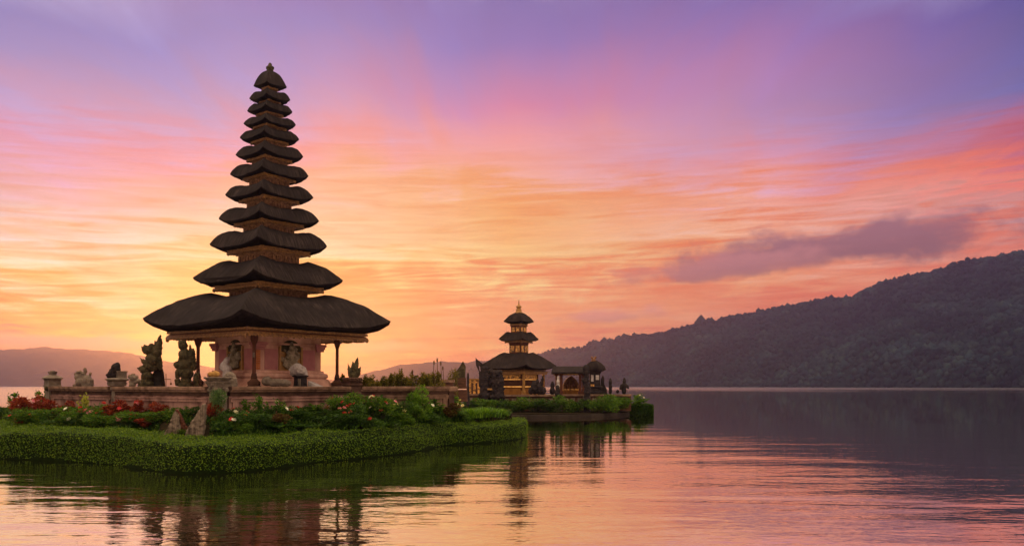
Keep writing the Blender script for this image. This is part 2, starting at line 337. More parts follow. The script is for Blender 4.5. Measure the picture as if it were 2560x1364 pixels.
# ------------------------------------------------------------------ mesh building
class MB:
    def __init__(s): s.v, s.f = [], []
    def add(s, vs, fs):
        b = len(s.v); s.v.extend([tuple(q) for q in vs]); s.f.extend([tuple(i + b for i in f) for f in fs]); return s
    def box(s, c, h, rz=0.0, taper=1.0):
        c = Vector(c); m = Matrix.Rotation(rz, 3, 'Z')
        vs = []
        for z in (-1, 1):
            k = taper if z > 0 else 1.0
            for x, y in ((-1, -1), (1, -1), (1, 1), (-1, 1)):
                vs.append(c + m @ Vector((x * h[0] * k, y * h[1] * k, z * h[2])))
        return s.add(vs, [(3, 2, 1, 0), (4, 5, 6, 7), (0, 1, 5, 4), (1, 2, 6, 5), (2, 3, 7, 6), (3, 0, 4, 7)])
    def obox(s, c, ax, ay, az_, h):
        c = Vector(c); vs = []
        for z in (-1, 1):
            for x, y in ((-1, -1), (1, -1), (1, 1), (-1, 1)):
                vs.append(c + ax * (x * h[0]) + ay * (y * h[1]) + az_ * (z * h[2]))
        return s.add(vs, [(3, 2, 1, 0), (4, 5, 6, 7), (0, 1, 5, 4), (1, 2, 6, 5), (2, 3, 7, 6), (3, 0, 4, 7)])
    def lathe(s, c, prof, n=16, ph=0.0, sx=1.0, sy=1.0):
        c = Vector(c); vs, fs = [], []
        for r, z in prof:
            for i in range(n):
                a = ph + 2 * PI * i / n
                vs.append(c + Vector((math.cos(a) * r * sx, math.sin(a) * r * sy, z)))
        for k in range(len(prof) - 1):
            for i in range(n):
                j = (i + 1) % n
                fs.append((k * n + i, k * n + j, (k + 1) * n + j, (k + 1) * n + i))
        fs.append(tuple(reversed(range(n)))); fs.append(tuple((len(prof) - 1) * n + i for i in range(n)))
        return s.add(vs, fs)
    def square(s, c, prof, rz=0.0):
        """a square pillar turned from a profile of (half side, z)"""
        return s.lathe(c, [(r * math.sqrt(2), z) for r, z in prof], 4, PI / 4 + rz)
    def sq(s, rings, n=10, cap0=True, cap1=True):
        """square loft, corners on the local axes; ring = (half diagonal, z at edge middle, z at corner, power)"""
        vs, fs = [], []
        N = 4 * n
        for r, zm, zc, p in rings:
            for k in range(4):
                a, b = PI / 2 * k, PI / 2 * (k + 1)
                for i in range(n):
                    tt = i / n
                    x = math.cos(a) * (1 - tt) + math.cos(b) * tt; y = math.sin(a) * (1 - tt) + math.sin(b) * tt
                    u = abs(2 * tt - 1)
                    vs.append((x * r, y * r, zm + (zc - zm) * u ** p))
        for k in range(len(rings) - 1):
            for i in range(N):
                j = (i + 1) % N
                fs.append((k * N + i, k * N + j, (k + 1) * N + j, (k + 1) * N + i))
        if cap0: fs.append(tuple(reversed(range(N))))
        if cap1: fs.append(tuple((len(rings) - 1) * N + i for i in range(N)))
        return s.add(vs, fs)
    def tube(s, pts, radii, n=7):
        vs, fs = [], []
        pts = [Vector(p) for p in pts]
        if isinstance(radii, (int, float)): radii = [radii] * len(pts)
        for i, p in enumerate(pts):
            d = (pts[min(i + 1, len(pts) - 1)] - pts[max(i - 1, 0)]).normalized()
            q = d.orthogonal().normalized(); r2 = d.cross(q)
            for k in range(n):
                a = 2 * PI * k / n
                vs.append(p + (q * math.cos(a) + r2 * math.sin(a)) * radii[i])
        for i in range(len(pts) - 1):
            for k in range(n):
                j = (k + 1) % n
                fs.append((i * n + k, i * n + j, (i + 1) * n + j, (i + 1) * n + k))
        fs.append(tuple(reversed(range(n)))); fs.append(tuple((len(pts) - 1) * n + k for k in range(n)))
        return s.add(vs, fs)
    def ell(s, c, r, n=12, rot=None):
        c = Vector(c); vs, fs = [], []
        rings = n // 2 + 1
        for i in range(1, rings):
            th = PI * i / rings
            for k in range(n):
                a = 2 * PI * k / n
                q = Vector((math.sin(th) * math.cos(a) * r[0], math.sin(th) * math.sin(a) * r[1], math.cos(th) * r[2]))
                vs.append(c + (rot @ q if rot else q))
        t_, b_ = Vector((0, 0, r[2])), Vector((0, 0, -r[2]))
        vs.append(c + (rot @ t_ if rot else t_)); vs.append(c + (rot @ b_ if rot else b_))
        nr = rings - 1
        for i in range(nr - 1):
            for k in range(n):
                j = (k + 1) % n
                fs.append((i * n + k, (i + 1) * n + k, (i + 1) * n + j, i * n + j))
        for k in range(n):
            j = (k + 1) % n
            fs.append((nr * n, k, j)); fs.append((nr * n + 1, (nr - 1) * n + j, (nr - 1) * n + k))
        return s.add(vs, fs)
    def prism(s, poly, ax, az_, ay, thick, origin):
        """polygon in the (ax, az_) plane, thickened along ay"""
        o = Vector(origin); n = len(poly)
        vs = [o + ax * x + az_ * z - ay * thick for x, z in poly] + [o + ax * x + az_ * z + ay * thick for x, z in poly]
        fs = [tuple(range(n)), tuple(reversed(range(n, 2 * n)))]
        fs += [(i, (i + 1) % n, n + (i + 1) % n, n + i) for i in range(n)]
        return s.add(vs, fs)
    def build(s, name, mat, parent=None, smooth=False, loc=None):
        me = bpy.data.meshes.new(name); me.from_pydata(s.v, [], s.f); me.validate(); me.update()
        bm = bmesh.new(); bm.from_mesh(me); bmesh.ops.recalc_face_normals(bm, faces=bm.faces); bm.to_mesh(me); bm.free()
        return link_mesh(name, me, mat, parent, smooth, loc)

def link_mesh(name, me, mat, parent=None, smooth=False, loc=None):
    if mat is not None: me.materials.append(M[mat] if isinstance(mat, str) else mat)
    if smooth: me.polygons.foreach_set('use_smooth', [True] * len(me.polygons))
    o = bpy.data.objects.new(name, me); col.objects.link(o)
    if parent: o.parent = parent
    if loc is not None: o.location = loc
    return o
def thing(name, label, cat, loc=(0, 0, 0), rz=0.0, group=None):
    o = bpy.data.objects.new(name, None); col.objects.link(o)
    o.empty_display_size = 0.2
    o.location = loc; o.rotation_euler = (0, 0, rz)
    return tag(o, label, cat, group)
def tag(o, label, cat, group=None):
    o['label'] = label; o['category'] = cat
    if group: o['group'] = group
    return o
def structure(o): o['kind'] = 'structure'; return o
def raw_mesh(name, verts, faces):
    """big arrays: all faces with the same corner count"""
    me = bpy.data.meshes.new(name)
    verts = np.asarray(verts, np.float32); faces = np.asarray(faces, np.int32)
    k = faces.shape[1]
    me.vertices.add(len(verts)); me.vertices.foreach_set('co', verts.ravel())
    me.loops.add(faces.size); me.loops.foreach_set('vertex_index', faces.ravel())
    me.polygons.add(len(faces)); me.polygons.foreach_set('loop_start', np.arange(0, faces.size, k, dtype=np.int32))
    me.update(calc_edges=True); me.validate()
    return me
def roughen(o, voxel, amount, size, rough_name):
    """melt the pieces of a sculpture into one weathered body"""
    md = o.modifiers.new('remesh', 'REMESH'); md.mode = 'VOXEL'; md.voxel_size = voxel; md.use_smooth_shade = True
    tx = bpy.data.textures.get(rough_name) or bpy.data.textures.new(rough_name, 'CLOUDS')
    tx.noise_scale = size; tx.noise_depth = 3
    d = o.modifiers.new('wear', 'DISPLACE'); d.texture = tx; d.strength = amount; d.mid_level = 0.5; d.texture_coords = 'LOCAL'
    t2 = bpy.data.textures.get('wear_fine') or bpy.data.textures.new('wear_fine', 'CLOUDS'); t2.noise_scale = 0.055; t2.noise_depth = 2
    d = o.modifiers.new('chips', 'DISPLACE'); d.texture = t2; d.strength = amount * 0.9; d.mid_level = 0.5; d.texture_coords = 'LOCAL'
    return o

# leaves --------------------------------------------------------------
def leaf_arrays(pos, nrm, length, width, spread=0.8, rg=rng, flat=False):
    """one bent four-corner leaf per position, turned about its normal"""
    n = len(pos)
    d = nrm + rg.normal(0, spread, (n, 3)); d /= np.linalg.norm(d, axis=1, keepdims=True) + 1e-9
    t_ = rg.normal(0, 1, (n, 3)); t_ -= (t_ * d).sum(1, keepdims=True) * d
    t_ /= np.linalg.norm(t_, axis=1, keepdims=True) + 1e-9
    b_ = np.cross(d, t_)
    L = (length * rg.uniform(0.6, 1.3, n))[:, None]; W = (width * rg.uniform(0.7, 1.2, n))[:, None]
    if flat: d, t_ = t_, d                    # lie along the surface, as on a clipped face
    v = np.stack([pos - d * 0.0, pos + d * L * 0.5 + b_ * W * 0.5 + t_ * L * 0.06, pos + d * L, pos + d * L * 0.5 - b_ * W * 0.5 + t_ * L * 0.06], 1)
    return v.reshape(-1, 3)
def quads(n): return np.arange(n * 4, dtype=np.int32).reshape(-1, 4)

def ellipsoid_leaves(n, rx, ry, rz, cz, length, width, spread=0.7, hollow=0.45, lumps=7, rg=rng):
    """leaf clumps through a crown's volume: a few lobes of different size, gaps between"""
    cs = []
    for _ in range(lumps):
        a = rg.uniform(0, 2 * PI); q = rg.uniform(0.15, 0.75); zz = rg.uniform(-0.6, 0.75)
        cs.append((math.cos(a) * q * rx, math.sin(a) * q * ry, zz * rz, rg.uniform(0.35, 0.62)))
    pick = rg.integers(0, lumps, n)
    c = np.array(cs)[pick]
    dirs = rg.normal(0, 1, (n, 3)); dirs /= np.linalg.norm(dirs, axis=1, keepdims=True)
    rad = rg.uniform(hollow, 1.0, n)[:, None] ** 0.6
    p = dirs * rad * c[:, 3:4] * np.array([rx, ry, rz]) + c[:, :3]
    nrm = dirs * 0.7 + np.array([0, 0, 0.5])
    p[:, 2] += cz
    keep = p[:, 2] > 0.02
    return leaf_arrays(p[keep], nrm[keep], length, width, spread, rg)

# ------------------------------------------------------------------ lake
def make_water():
    m, n, l, t = new_mat('lake_water')
    o = n.new('ShaderNodeOutputMaterial')
    g = n.new('ShaderNodeNewGeometry'); sp = n.new('ShaderNodeSeparateXYZ'); l.new(g.outputs['Position'], sp.inputs[0])
    X, Y, _ = sp.outputs
    # ripples run across the view; longer swell rings spread from the right
    v1 = t.comb(t.m('MULTIPLY', X, 0.45), t.m('MULTIPLY', Y, 1.0), 0.0)
    rip = t.noise(v1, 1.15, 2.5, 0.5, 0.4)
    v2 = t.comb(t.m('ADD', t.m('MULTIPLY', X, 0.16), t.m('MULTIPLY', Y, 0.05)), t.m('MULTIPLY', Y, 0.55), 2.0)
    swell = t.noise(v2, 0.75, 2.0, 0.45, 0.5)
    v3 = t.comb(t.m('MULTIPLY', X, 1.6), t.m('MULTIPLY', Y, 3.4), 5.0)
    fine = t.noise(v3, 1.6, 2.0, 0.5, 0.2)
    h = t.m('ADD', t.m('MULTIPLY', rip, 0.014), t.m('MULTIPLY', swell, 0.066))
    h = t.m('ADD', h, t.m('MULTIPLY', fine, 0.006))
    # calm beside the islands, ruffled by wind in a band far out
    patch = t.noise(t.comb(t.m('MULTIPLY', X, 0.012), t.m('MULTIPLY', Y, 0.02), 1.0), 1.0, 3.0, 0.5)
    calm = t.mapr(Y, 34.0, 62.0, 0.9, 0.10)
    wind = t.m('MULTIPLY', t.mapr(t.m('ADD', Y, t.m('MULTIPLY', patch, 260.0)), 330.0, 460.0), 1.6)
    amp = t.m('ADD', t.m('MULTIPLY', calm, t.mapr(patch, 0.25, 0.6, 0.75, 1.15)), wind)
    amp = t.m('MULTIPLY', amp, t.mapr(t.m('ADD', Y, t.m('MULTIPLY', X, 0.35)), 16.0, 30.0, 1.0, 0.62))
    bp = n.new('ShaderNodeBump'); bp.inputs['Distance'].default_value = 1.0
    l.new(h, bp.inputs['Height']); l.new(amp, bp.inputs['Strength'])
    b = n.new('ShaderNodeBsdfPrincipled')
    b.inputs['Base Color'].default_value = (0.008, 0.006, 0.004, 1); b.inputs['Roughness'].default_value = 0.03
    b.inputs['IOR'].default_value = 1.6
    l.new(bp.outputs[0], b.inputs['Normal'])
    ruffle = t.mapr(t.m('ADD', t.m('ADD', Y, t.m('MULTIPLY', t.m('MAXIMUM', t.m('MULTIPLY', X, -1.0), 0.0), 6.0)), t.m('MULTIPLY', patch, 900.0)), 560.0, 1150.0)
    rgh = t.m('ADD', 0.025, t.m('MULTIPLY', ruffle, 0.13)); l.new(rgh, b.inputs['Roughness'])
    gl = n.new('ShaderNodeBsdfGlossy'); gl.inputs[0].default_value = (1.0, 0.93, 0.88, 1)
    l.new(rgh, gl.inputs['Roughness']); l.new(bp.outputs[0], gl.inputs['Normal'])
    mx = n.new('ShaderNodeMixShader'); mx.inputs[0].default_value = 0.68
    l.new(b.outputs[0], mx.inputs[1]); l.new(gl.outputs[0], mx.inputs[2]); l.new(mx.outputs[0], o.inputs[0])
    mb = MB()
    xs = [-3550, -400, -60, 60, 400, 3550]; ys = [-95, 0, 20, 45, 80, 160, 400, 1000, 2000, 3350]
    vs = [(x, y, 0.0) for y in ys for x in xs]
    nx = len(xs)
    fs = [(j * nx + i, j * nx + i + 1, (j + 1) * nx + i + 1, (j + 1) * nx + i) for j in range(len(ys) - 1) for i in range(nx - 1)]
    mb.add(vs, fs)
    structure(mb.build('water', m))
make_water()

# ------------------------------------------------------------------ hills
def interp(pts, x):
    xs = [p[0] for p in pts]; ys = [p[1] for p in pts]
    return float(np.interp(x, xs, ys))
def hill(name, ridge, shore, depth, px0, px1, nu, nv, rough, gully):
    """ridge: (bearing pixel, row); shore: (bearing pixel, distance); a slope from the shore to the ridge and down behind"""
    us = np.linspace(px0, px1, nu); verts = []
    for u in us:
        k = (u - 1280) / F
        ys = interp(shore, u); yr = ys + interp(depth, u)
        zr = EYE + (HZ - interp(ridge, u)) / F * yr
        for j in range(nv + 1):
            s_ = j / nv
            if s_ <= 0.72:
                q = s_ / 0.72
                Y = ys + (yr - ys) * q
                z = zr * (0.86 * q ** 0.82 + 0.14 * q * q * q)
            else:
                q = (s_ - 0.72) / 0.28
                Y = yr + (yr - ys) * 0.7 * q; z = zr * (1 - q) ** 1.3
            X = k * Y
            g = mnoise.fractal(Vector((X * 0.006, Y * 0.004, 1.3)), 1.0, 2.1, 5)
            g2 = mnoise.fractal(Vector((X * 0.03, Y * 0.03, 4.3)), 1.0, 2.1, 4)
            edge = min(1.0, z / 18.0)
            z2 = z + edge * (g * gully * (1 if s_ < 0.66 else 0.25) + g2 * rough)
            verts.append((X, Y, max(-0.6, z2) if j not in (0, nv) else -0.6))
    fs = [(i * (nv + 1) + j, (i + 1) * (nv + 1) + j, (i + 1) * (nv + 1) + j + 1, i * (nv + 1) + j + 1) for i in range(nu - 1) for j in range(nv)]
    me = raw_mesh(name, verts, fs)
    return structure(link_mesh(name, me, 'slope', smooth=True)), np.array(verts).reshape(nu, nv + 1, 3)

RIDGE_R = [(1150, 940), (1250, 905), (1333, 881), (1375, 868), (1420, 864), (1453, 861), (1478, 851), (1511, 845), (1549, 840), (1600, 832), (1705, 809), (1800, 789), (1900, 774), (1995, 760), (2055, 748), (2140, 742), (2155, 730), (2225, 698), (2275, 683), (2350, 667), (2400, 657), (2450, 647), (2500, 640), (2540, 630), (2600, 628), (2800, 600), (3200, 590)]
RIDGE_R = [(a, b + 4) for a, b in RIDGE_R]
_, HV = hill('hill', RIDGE_R, [(1150, 1950), (1340, 1850), (1700, 1450), (2100, 1150), (2560, 900), (3200, 800)], [(1150, 350), (1500, 420), (2560, 480), (3200, 480)], 1150, 3150, 260, 70, 3.5, 30)
hill('hill', [(560, 962), (700, 958), (850, 950), (910, 935), (940, 927), (1000, 912), (1060, 906), (1100, 903), (1160, 905), (1190, 909), (1260, 911), (1400, 916), (1500, 930)], [(560, 2500), (1500, 2350)], [(560, 350), (1500, 400)], 560, 1500, 150, 40, 3, 12)
hill('hill', [(-700, 905), (-300, 880), (0, 868), (60, 866), (105, 862), (140, 868), (200, 872), (270, 876), (330, 886), (420, 900), (540, 916), (700, 934), (850, 948), (950, 962)], [(-700, 2450), (950, 2550)], [(-700, 400), (950, 400)], -700, 950, 150, 40, 4, 25)
hill('hill', [(1150, 930), (1165, 906), (1190, 899), (1220, 900), (1300, 895), (1400, 900), (1500, 930)], [(1150, 2850), (1500, 2850)], [(1150, 250), (1500, 250)], 1150, 1500, 60, 24, 3, 10)

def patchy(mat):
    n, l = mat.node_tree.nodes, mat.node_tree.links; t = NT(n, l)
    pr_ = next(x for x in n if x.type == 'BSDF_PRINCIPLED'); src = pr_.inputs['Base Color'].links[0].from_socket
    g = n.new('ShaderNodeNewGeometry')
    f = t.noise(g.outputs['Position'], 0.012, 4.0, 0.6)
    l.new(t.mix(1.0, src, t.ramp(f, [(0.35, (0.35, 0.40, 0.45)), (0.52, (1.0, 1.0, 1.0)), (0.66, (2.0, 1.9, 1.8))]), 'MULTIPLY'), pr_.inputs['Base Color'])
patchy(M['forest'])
def make_forest():
    nu, nv, _ = HV.shape
    bm = bmesh.new(); bmesh.ops.create_icosphere(bm, subdivisions=1, radius=1.0)
    base = np.array([v.co[:] for v in bm.verts]); tri = np.array([[v.index for v in f.verts] for f in bm.faces]); bm.free()
    pos = []
    N = 24000
    while len(pos) < N:
        u = random.random() ** 0.7 * (nu - 2); v = random.random() * (nv * 0.76)
        i, j = int(u), int(v); a, b = u - i, v - j
        p = (HV[i, j] * (1 - a) + HV[i + 1, j] * a) * (1 - b) + (HV[i, j + 1] * (1 - a) + HV[i + 1, j + 1] * a) * b
        if p[2] > 0.3: pos.append(p)
    for k in range(900):                                   # the line of trees along the ridge
        u = random.random() * (nu - 2); i = int(u); j = int(nv * 0.72); a = u - i
        pos.append(HV[i, j] * (1 - a) + HV[i + 1, j] * a)
    pos = np.array(pos); n = len(pos)
    r = 1.7 + 3.6 * rng.random(n) ** 2.2 + np.where(rng.random(n) < 0.03, 2.2, 0.0)
    r[-900:] *= np.where(rng.random(900) < 0.15, 1.7, 0.9)
    sz = rng.uniform(0.8, 1.35, n)
    v = base[None] * (1 + rng.normal(0, 0.16, (n, len(base), 1)))
    v = v * r[:, None, None]; v[:, :, 2] *= sz[:, None]
    v += pos[:, None, :]; v[:, :, 2] += (r * sz * 0.45)[:, None]
    f = tri[None] + (np.arange(n) * len(base))[:, None, None]
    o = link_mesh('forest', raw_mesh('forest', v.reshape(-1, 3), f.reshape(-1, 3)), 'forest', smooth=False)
    o['kind'] = 'stuff'
    tag(o, 'hazy blue-green forest covering the long hillside across the lake', 'forest')
make_forest()

# ------------------------------------------------------------------ home island: hedge, ground, court
def cat(pts, n):
    pts = np.array(pts, float); m = len(pts); out = []
    P = np.vstack([2 * pts[0] - pts[1], pts, 2 * pts[-1] - pts[-2]])
    for i in range(m - 1):
        p0, p1, p2, p3 = P[i:i + 4]
        for k in range(n):
            t_ = k / n
            out.append(0.5 * ((2 * p1) + (-p0 + p2) * t_ + (2 * p0 - 5 * p1 + 4 * p2 - p3) * t_ ** 2 + (-p0 + 3 * p1 - 3 * p2 + p3) * t_ ** 3))
    out.append(pts[-1]); return np.array(out)
HEDGE = [(-420, 1135, 1075, 1040, .95), (-150, 1142, 1083, 1044, .97), (0, 1146, 1084, 1050, 1.0), (60, 1148, 1082, 1060, 1.0), (130, 1150, 1082, 1066, 1.0), (270, 1160, 1089, 1068, 1.0), (360, 1172, 1100, 1073, .95), (420, 1180, 1110, 1083, .9),
         (480, 1183, 1112, 1090, .87), (560, 1181, 1111, 1092, .87), (640, 1175, 1109, 1089, .87), (720, 1165, 1106, 1082, .9), (800, 1154, 1099, 1076, .92), (900, 1146, 1094, 1074, .95), (1000, 1134, 1090, 1066, .95),
         (1050, 1126, 1085, 1060, .95), (1100, 1115, 1076, 1057, .92), (1160, 1110, 1069, 1056, .85), (1220, 1106, 1067, 1054, .82), (1270, 1101, 1063, 1049, .8)]
sec = []
for px, yo, yf, yi, zi in HEDGE:
    Yo = EYE * F / (yo - HZ); zf = EYE - (yf - HZ) * (Yo + 0.3) / F
    Yi = (EYE - zi) * F / (yi - HZ)
    sec.append((gx(px, Yo), Yo, zf, gx(px, Yi), Yi, zi))
sec.append((0.50, 40.8, 0.70, -0.15, 43.3, 0.78)); sec.append((0.70, 43.6, 0.68, -0.25, 45.2, 0.76)); sec.append((0.2, 47.5, 0.7, -1.2, 46.8, 0.76)); sec.append((-4.0, 52.0, 0.7, -4.8, 50.8, 0.76))
SEC = cat(sec, 10)
INNER = SEC[:, 3:5]
def inner_Y(px):
    """distance of the hedge's inner edge at a bearing"""
    k = (px - 1280) / F
    best = min(range(len(INNER) - 30), key=lambda i: abs(INNER[i][0] / INNER[i][1] - k))
    return float(INNER[best][1])

def make_hedge():
    prof = []
    rings = []
    for (ox, oy, zf, ix, iy, zi) in SEC:
        O, I = Vector((ox, oy, 0)), Vector((ix, iy, 0)); d = (I - O); L = d.length; d.normalize()
        pts = [O + d * 0.05 + Vector((0, 0, -0.35)), O - d * 0.02 + Vector((0, 0, 0.06)), O - d * 0.05 + Vector((0, 0, zf * 0.35)), O - d * 0.05 + Vector((0, 0, zf * 0.72)), O - d * 0.01 + Vector((0, 0, zf * 0.92)),
               O + d * 0.16 + Vector((0, 0, zf * 1.005)), O + d * (0.28 + (L - 0.5) * 0.25) + Vector((0, 0, zf + (zi - zf) * 0.35)), O + d * (0.28 + (L - 0.5) * 0.6) + Vector((0, 0, zf + (zi - zf) * 0.75)),
               I - d * 0.15 + Vector((0, 0, zi)), I + Vector((0, 0, zi - 0.10)), I + d * 0.08 + Vector((0, 0, 0.45))]
        row = []
        for p in pts:
            q = mnoise.fractal(p * 1.1, 1.0, 2.0, 3) * 0.09 + mnoise.noise(p * 3.1) * 0.04
            row.append(p + Vector((0, 0, q)) + d * q * -0.6)
        rings.append(row)
    n = len(rings[0]); mb = MB()
    mb.add([p for r_ in rings for p in r_], [(i * n + j, (i + 1) * n + j, (i + 1) * n + j + 1, i * n + j + 1) for i in range(len(rings) - 1) for j in range(n - 1)])
    root = thing('clipped_hedge', 'long low clipped green hedge along the water edge of the pagoda island', 'hedge', (0, 0, 0))
    core = mb.build('dark_core', 'hedgecore', root, True)
    me = core.data
    V = np.array([v.co[:] for v in me.vertices]); T, A, C, NN = [], [], [], []
    for p in me.polygons:
        q = p.vertices
        c_ = p.center
        if c_.z < 0.0 or c_.y > 47: continue
        T.append(tuple(q)[:4]); A.append(p.area * (1.0 if c_.y < 40 else 0.6)); NN.append(p.normal[:])
    T = np.array(T); A = np.array(A); NN = np.array(NN)
    # outward normals: away from the middle of the section
    up = NN[:, 2] < -0.15
    if (NN[:, 2] * A).sum() < 0: NN = -NN
    N = 160000
    pick = rng.choice(len(A), N, p=A / A.sum())
    a, b = rng.random(N)[:, None], rng.random(N)[:, None]
    q = T[pick]
    pos = (V[q[:, 0]] * (1 - a) + V[q[:, 1]] * a) * (1 - b) + (V[q[:, 3]] * (1 - a) + V[q[:, 2]] * a) * b
    nn = NN[pick]
    pos = pos + nn * (rng.uniform(-0.045, 0.05, N) + np.where(rng.random(N) < 0.03, rng.uniform(0.0, 0.13, N), 0.0))[:, None]
    v = leaf_arrays(pos, nn, 0.050, 0.030, 0.6, flat=True)
    link_mesh('leaves', raw_mesh('leaves', v, quads(N)), 'hedgeleaf', root)
make_hedge()

# bed and island soil
TC = Vector((-10.84, 37.9, 0)); NDIR = Vector((0.095, -0.9955, 0)); D_COURT = 8.9
YAW = math.atan2(NDIR.x, -NDIR.y)
def island_ground():
    inner = [(p[0], p[1]) for p in INNER[::3]]
    back = [(-8, 56), (-20, 58), (-34, 54), (-40, 44)]
    poly = inner + back
    bm = bmesh.new()
    vs = [bm.verts.new((x, y, 0.72)) for x, y in poly]
    f = bm.faces.new(vs)
    ex = bmesh.ops.extrude_face_region(bm, geom=[f])
    bmesh.ops.translate(bm, verts=[e for e in ex['geom'] if isinstance(e, bmesh.types.BMVert)], vec=(0, 0, -1.3))
    bmesh.ops.triangulate(bm, faces=bm.faces[:]); bmesh.ops.recalc_face_normals(bm, faces=bm.faces)
    me = bpy.data.meshes.new('ground'); bm.to_mesh(me); bm.free()
    structure(link_mesh('ground', me, 'earth'))
island_ground()
FLOOR = 1.98
P0 = Vector((-9.99, 29.0, 0)); LD = Vector((-0.771, 0.637, 0)); RD = Vector((0.637, 0.771, 0))
def wall_Y(px):
    k = (px - 1280) / F
    d = LD if px < 545 else RD
    t_ = (k * P0.y - P0.x) / (d.x - k * d.y)
    return P0.y + d.y * min(t_, 13.6)
def bed_z(px, Y):
    a, b = inner_Y(px), wall_Y(px) - 0.1
    q = max(0.0, min(1.0, (Y - a) / max(0.3, b - a)))
    return 0.76 + (0.66 if px < 1000 else 0.66 - 0.35 * min(1.0, (px - 1000) / 150)) * (q * (2 - q))
def flower_bed():
    pxs = np.linspace(-120, 1280, 110); nv = 9; vs = []
    for px in pxs:
        a = inner_Y(px) - 0.05; b = max(a + 0.6, wall_Y(px) + 0.05)
        for j in range(nv + 1):
            Y = a + (b - a) * j / nv
            vs.append((gx(px, Y), Y, bed_z(px, Y) + mnoise.noise(Vector((gx(px, Y) * 2, Y * 2, 0))) * 0.04))
        vs.append((gx(px, b + 0.1), b + 0.1, 0.5))
    n = nv + 2
    fs = [(i * n + j, (i + 1) * n + j, (i + 1) * n + j + 1, i * n + j + 1) for i in range(len(pxs) - 1) for j in range(n - 1)]
    structure(link_mesh('flower_bed_soil', raw_mesh('flower_bed_soil', vs, fs), 'earth', smooth=True))
flower_bed()
def ground_cover():
    rg = np.random.default_rng(21); n = 26000
    px = rg.uniform(-60, 1275, n); q = rg.random(n); q = np.where((px > 398) & (px < 525), 0.45 + 0.55 * q, q); pos = np.zeros((n, 3))
    tab = [(x, inner_Y(x), wall_Y(x)) for x in np.linspace(-60, 1275, 200)]
    xs_ = np.array([t_[0] for t_ in tab]); a = np.interp(px, xs_, [t_[1] for t_ in tab]); b = np.interp(px, xs_, [max(t_[1] + 0.8, t_[2] - 0.2) for t_ in tab])
    Y = a + (b - a) * q
    pos[:, 0] = (px - 1280) / F * Y; pos[:, 1] = Y
    pos[:, 2] = [bed_z(p_, y_) for p_, y_ in zip(px, Y)]
    pos[:, 2] += rg.uniform(-0.02, 0.20, n) * (0.5 + 0.5 * np.sin(pos[:, 0] * 2.1) * np.sin(pos[:, 1] * 1.7))
    v = leaf_arrays(pos, np.tile(np.array([[0.0, -0.25, 0.8]]), (n, 1)), 0.13, 0.055, 0.6, rg)
    o = link_mesh('ground_cover', raw_mesh('ground_cover', v, quads(n)), 'darkleaf')
    o['kind'] = 'stuff'; tag(o, 'low dark leafy ground cover between the hedge and the court wall', 'ground cover')
ground_cover()
def court_floor():
    mb = MB(); r = D_COURT - 1.1
    mb.sq([(r, 0.4, 0.4, 1), (r, FLOOR, FLOOR, 1)], 1)
    o = mb.build('courtyard_floor', 'paving'); o.location = TC; o.rotation_euler = (0, 0, YAW); structure(o)
court_floor()

# ------------------------------------------------------------------ the great pagoda
def face_axes(k):
    """face k of a square whose corners lie on the axes: outward normal and tangent"""
    a = PI / 4 + PI / 2 * k
    return Vector((math.cos(a), math.sin(a), 0)), Vector((-math.sin(a), math.cos(a), 0))
UP = Vector((0, 0, 1))

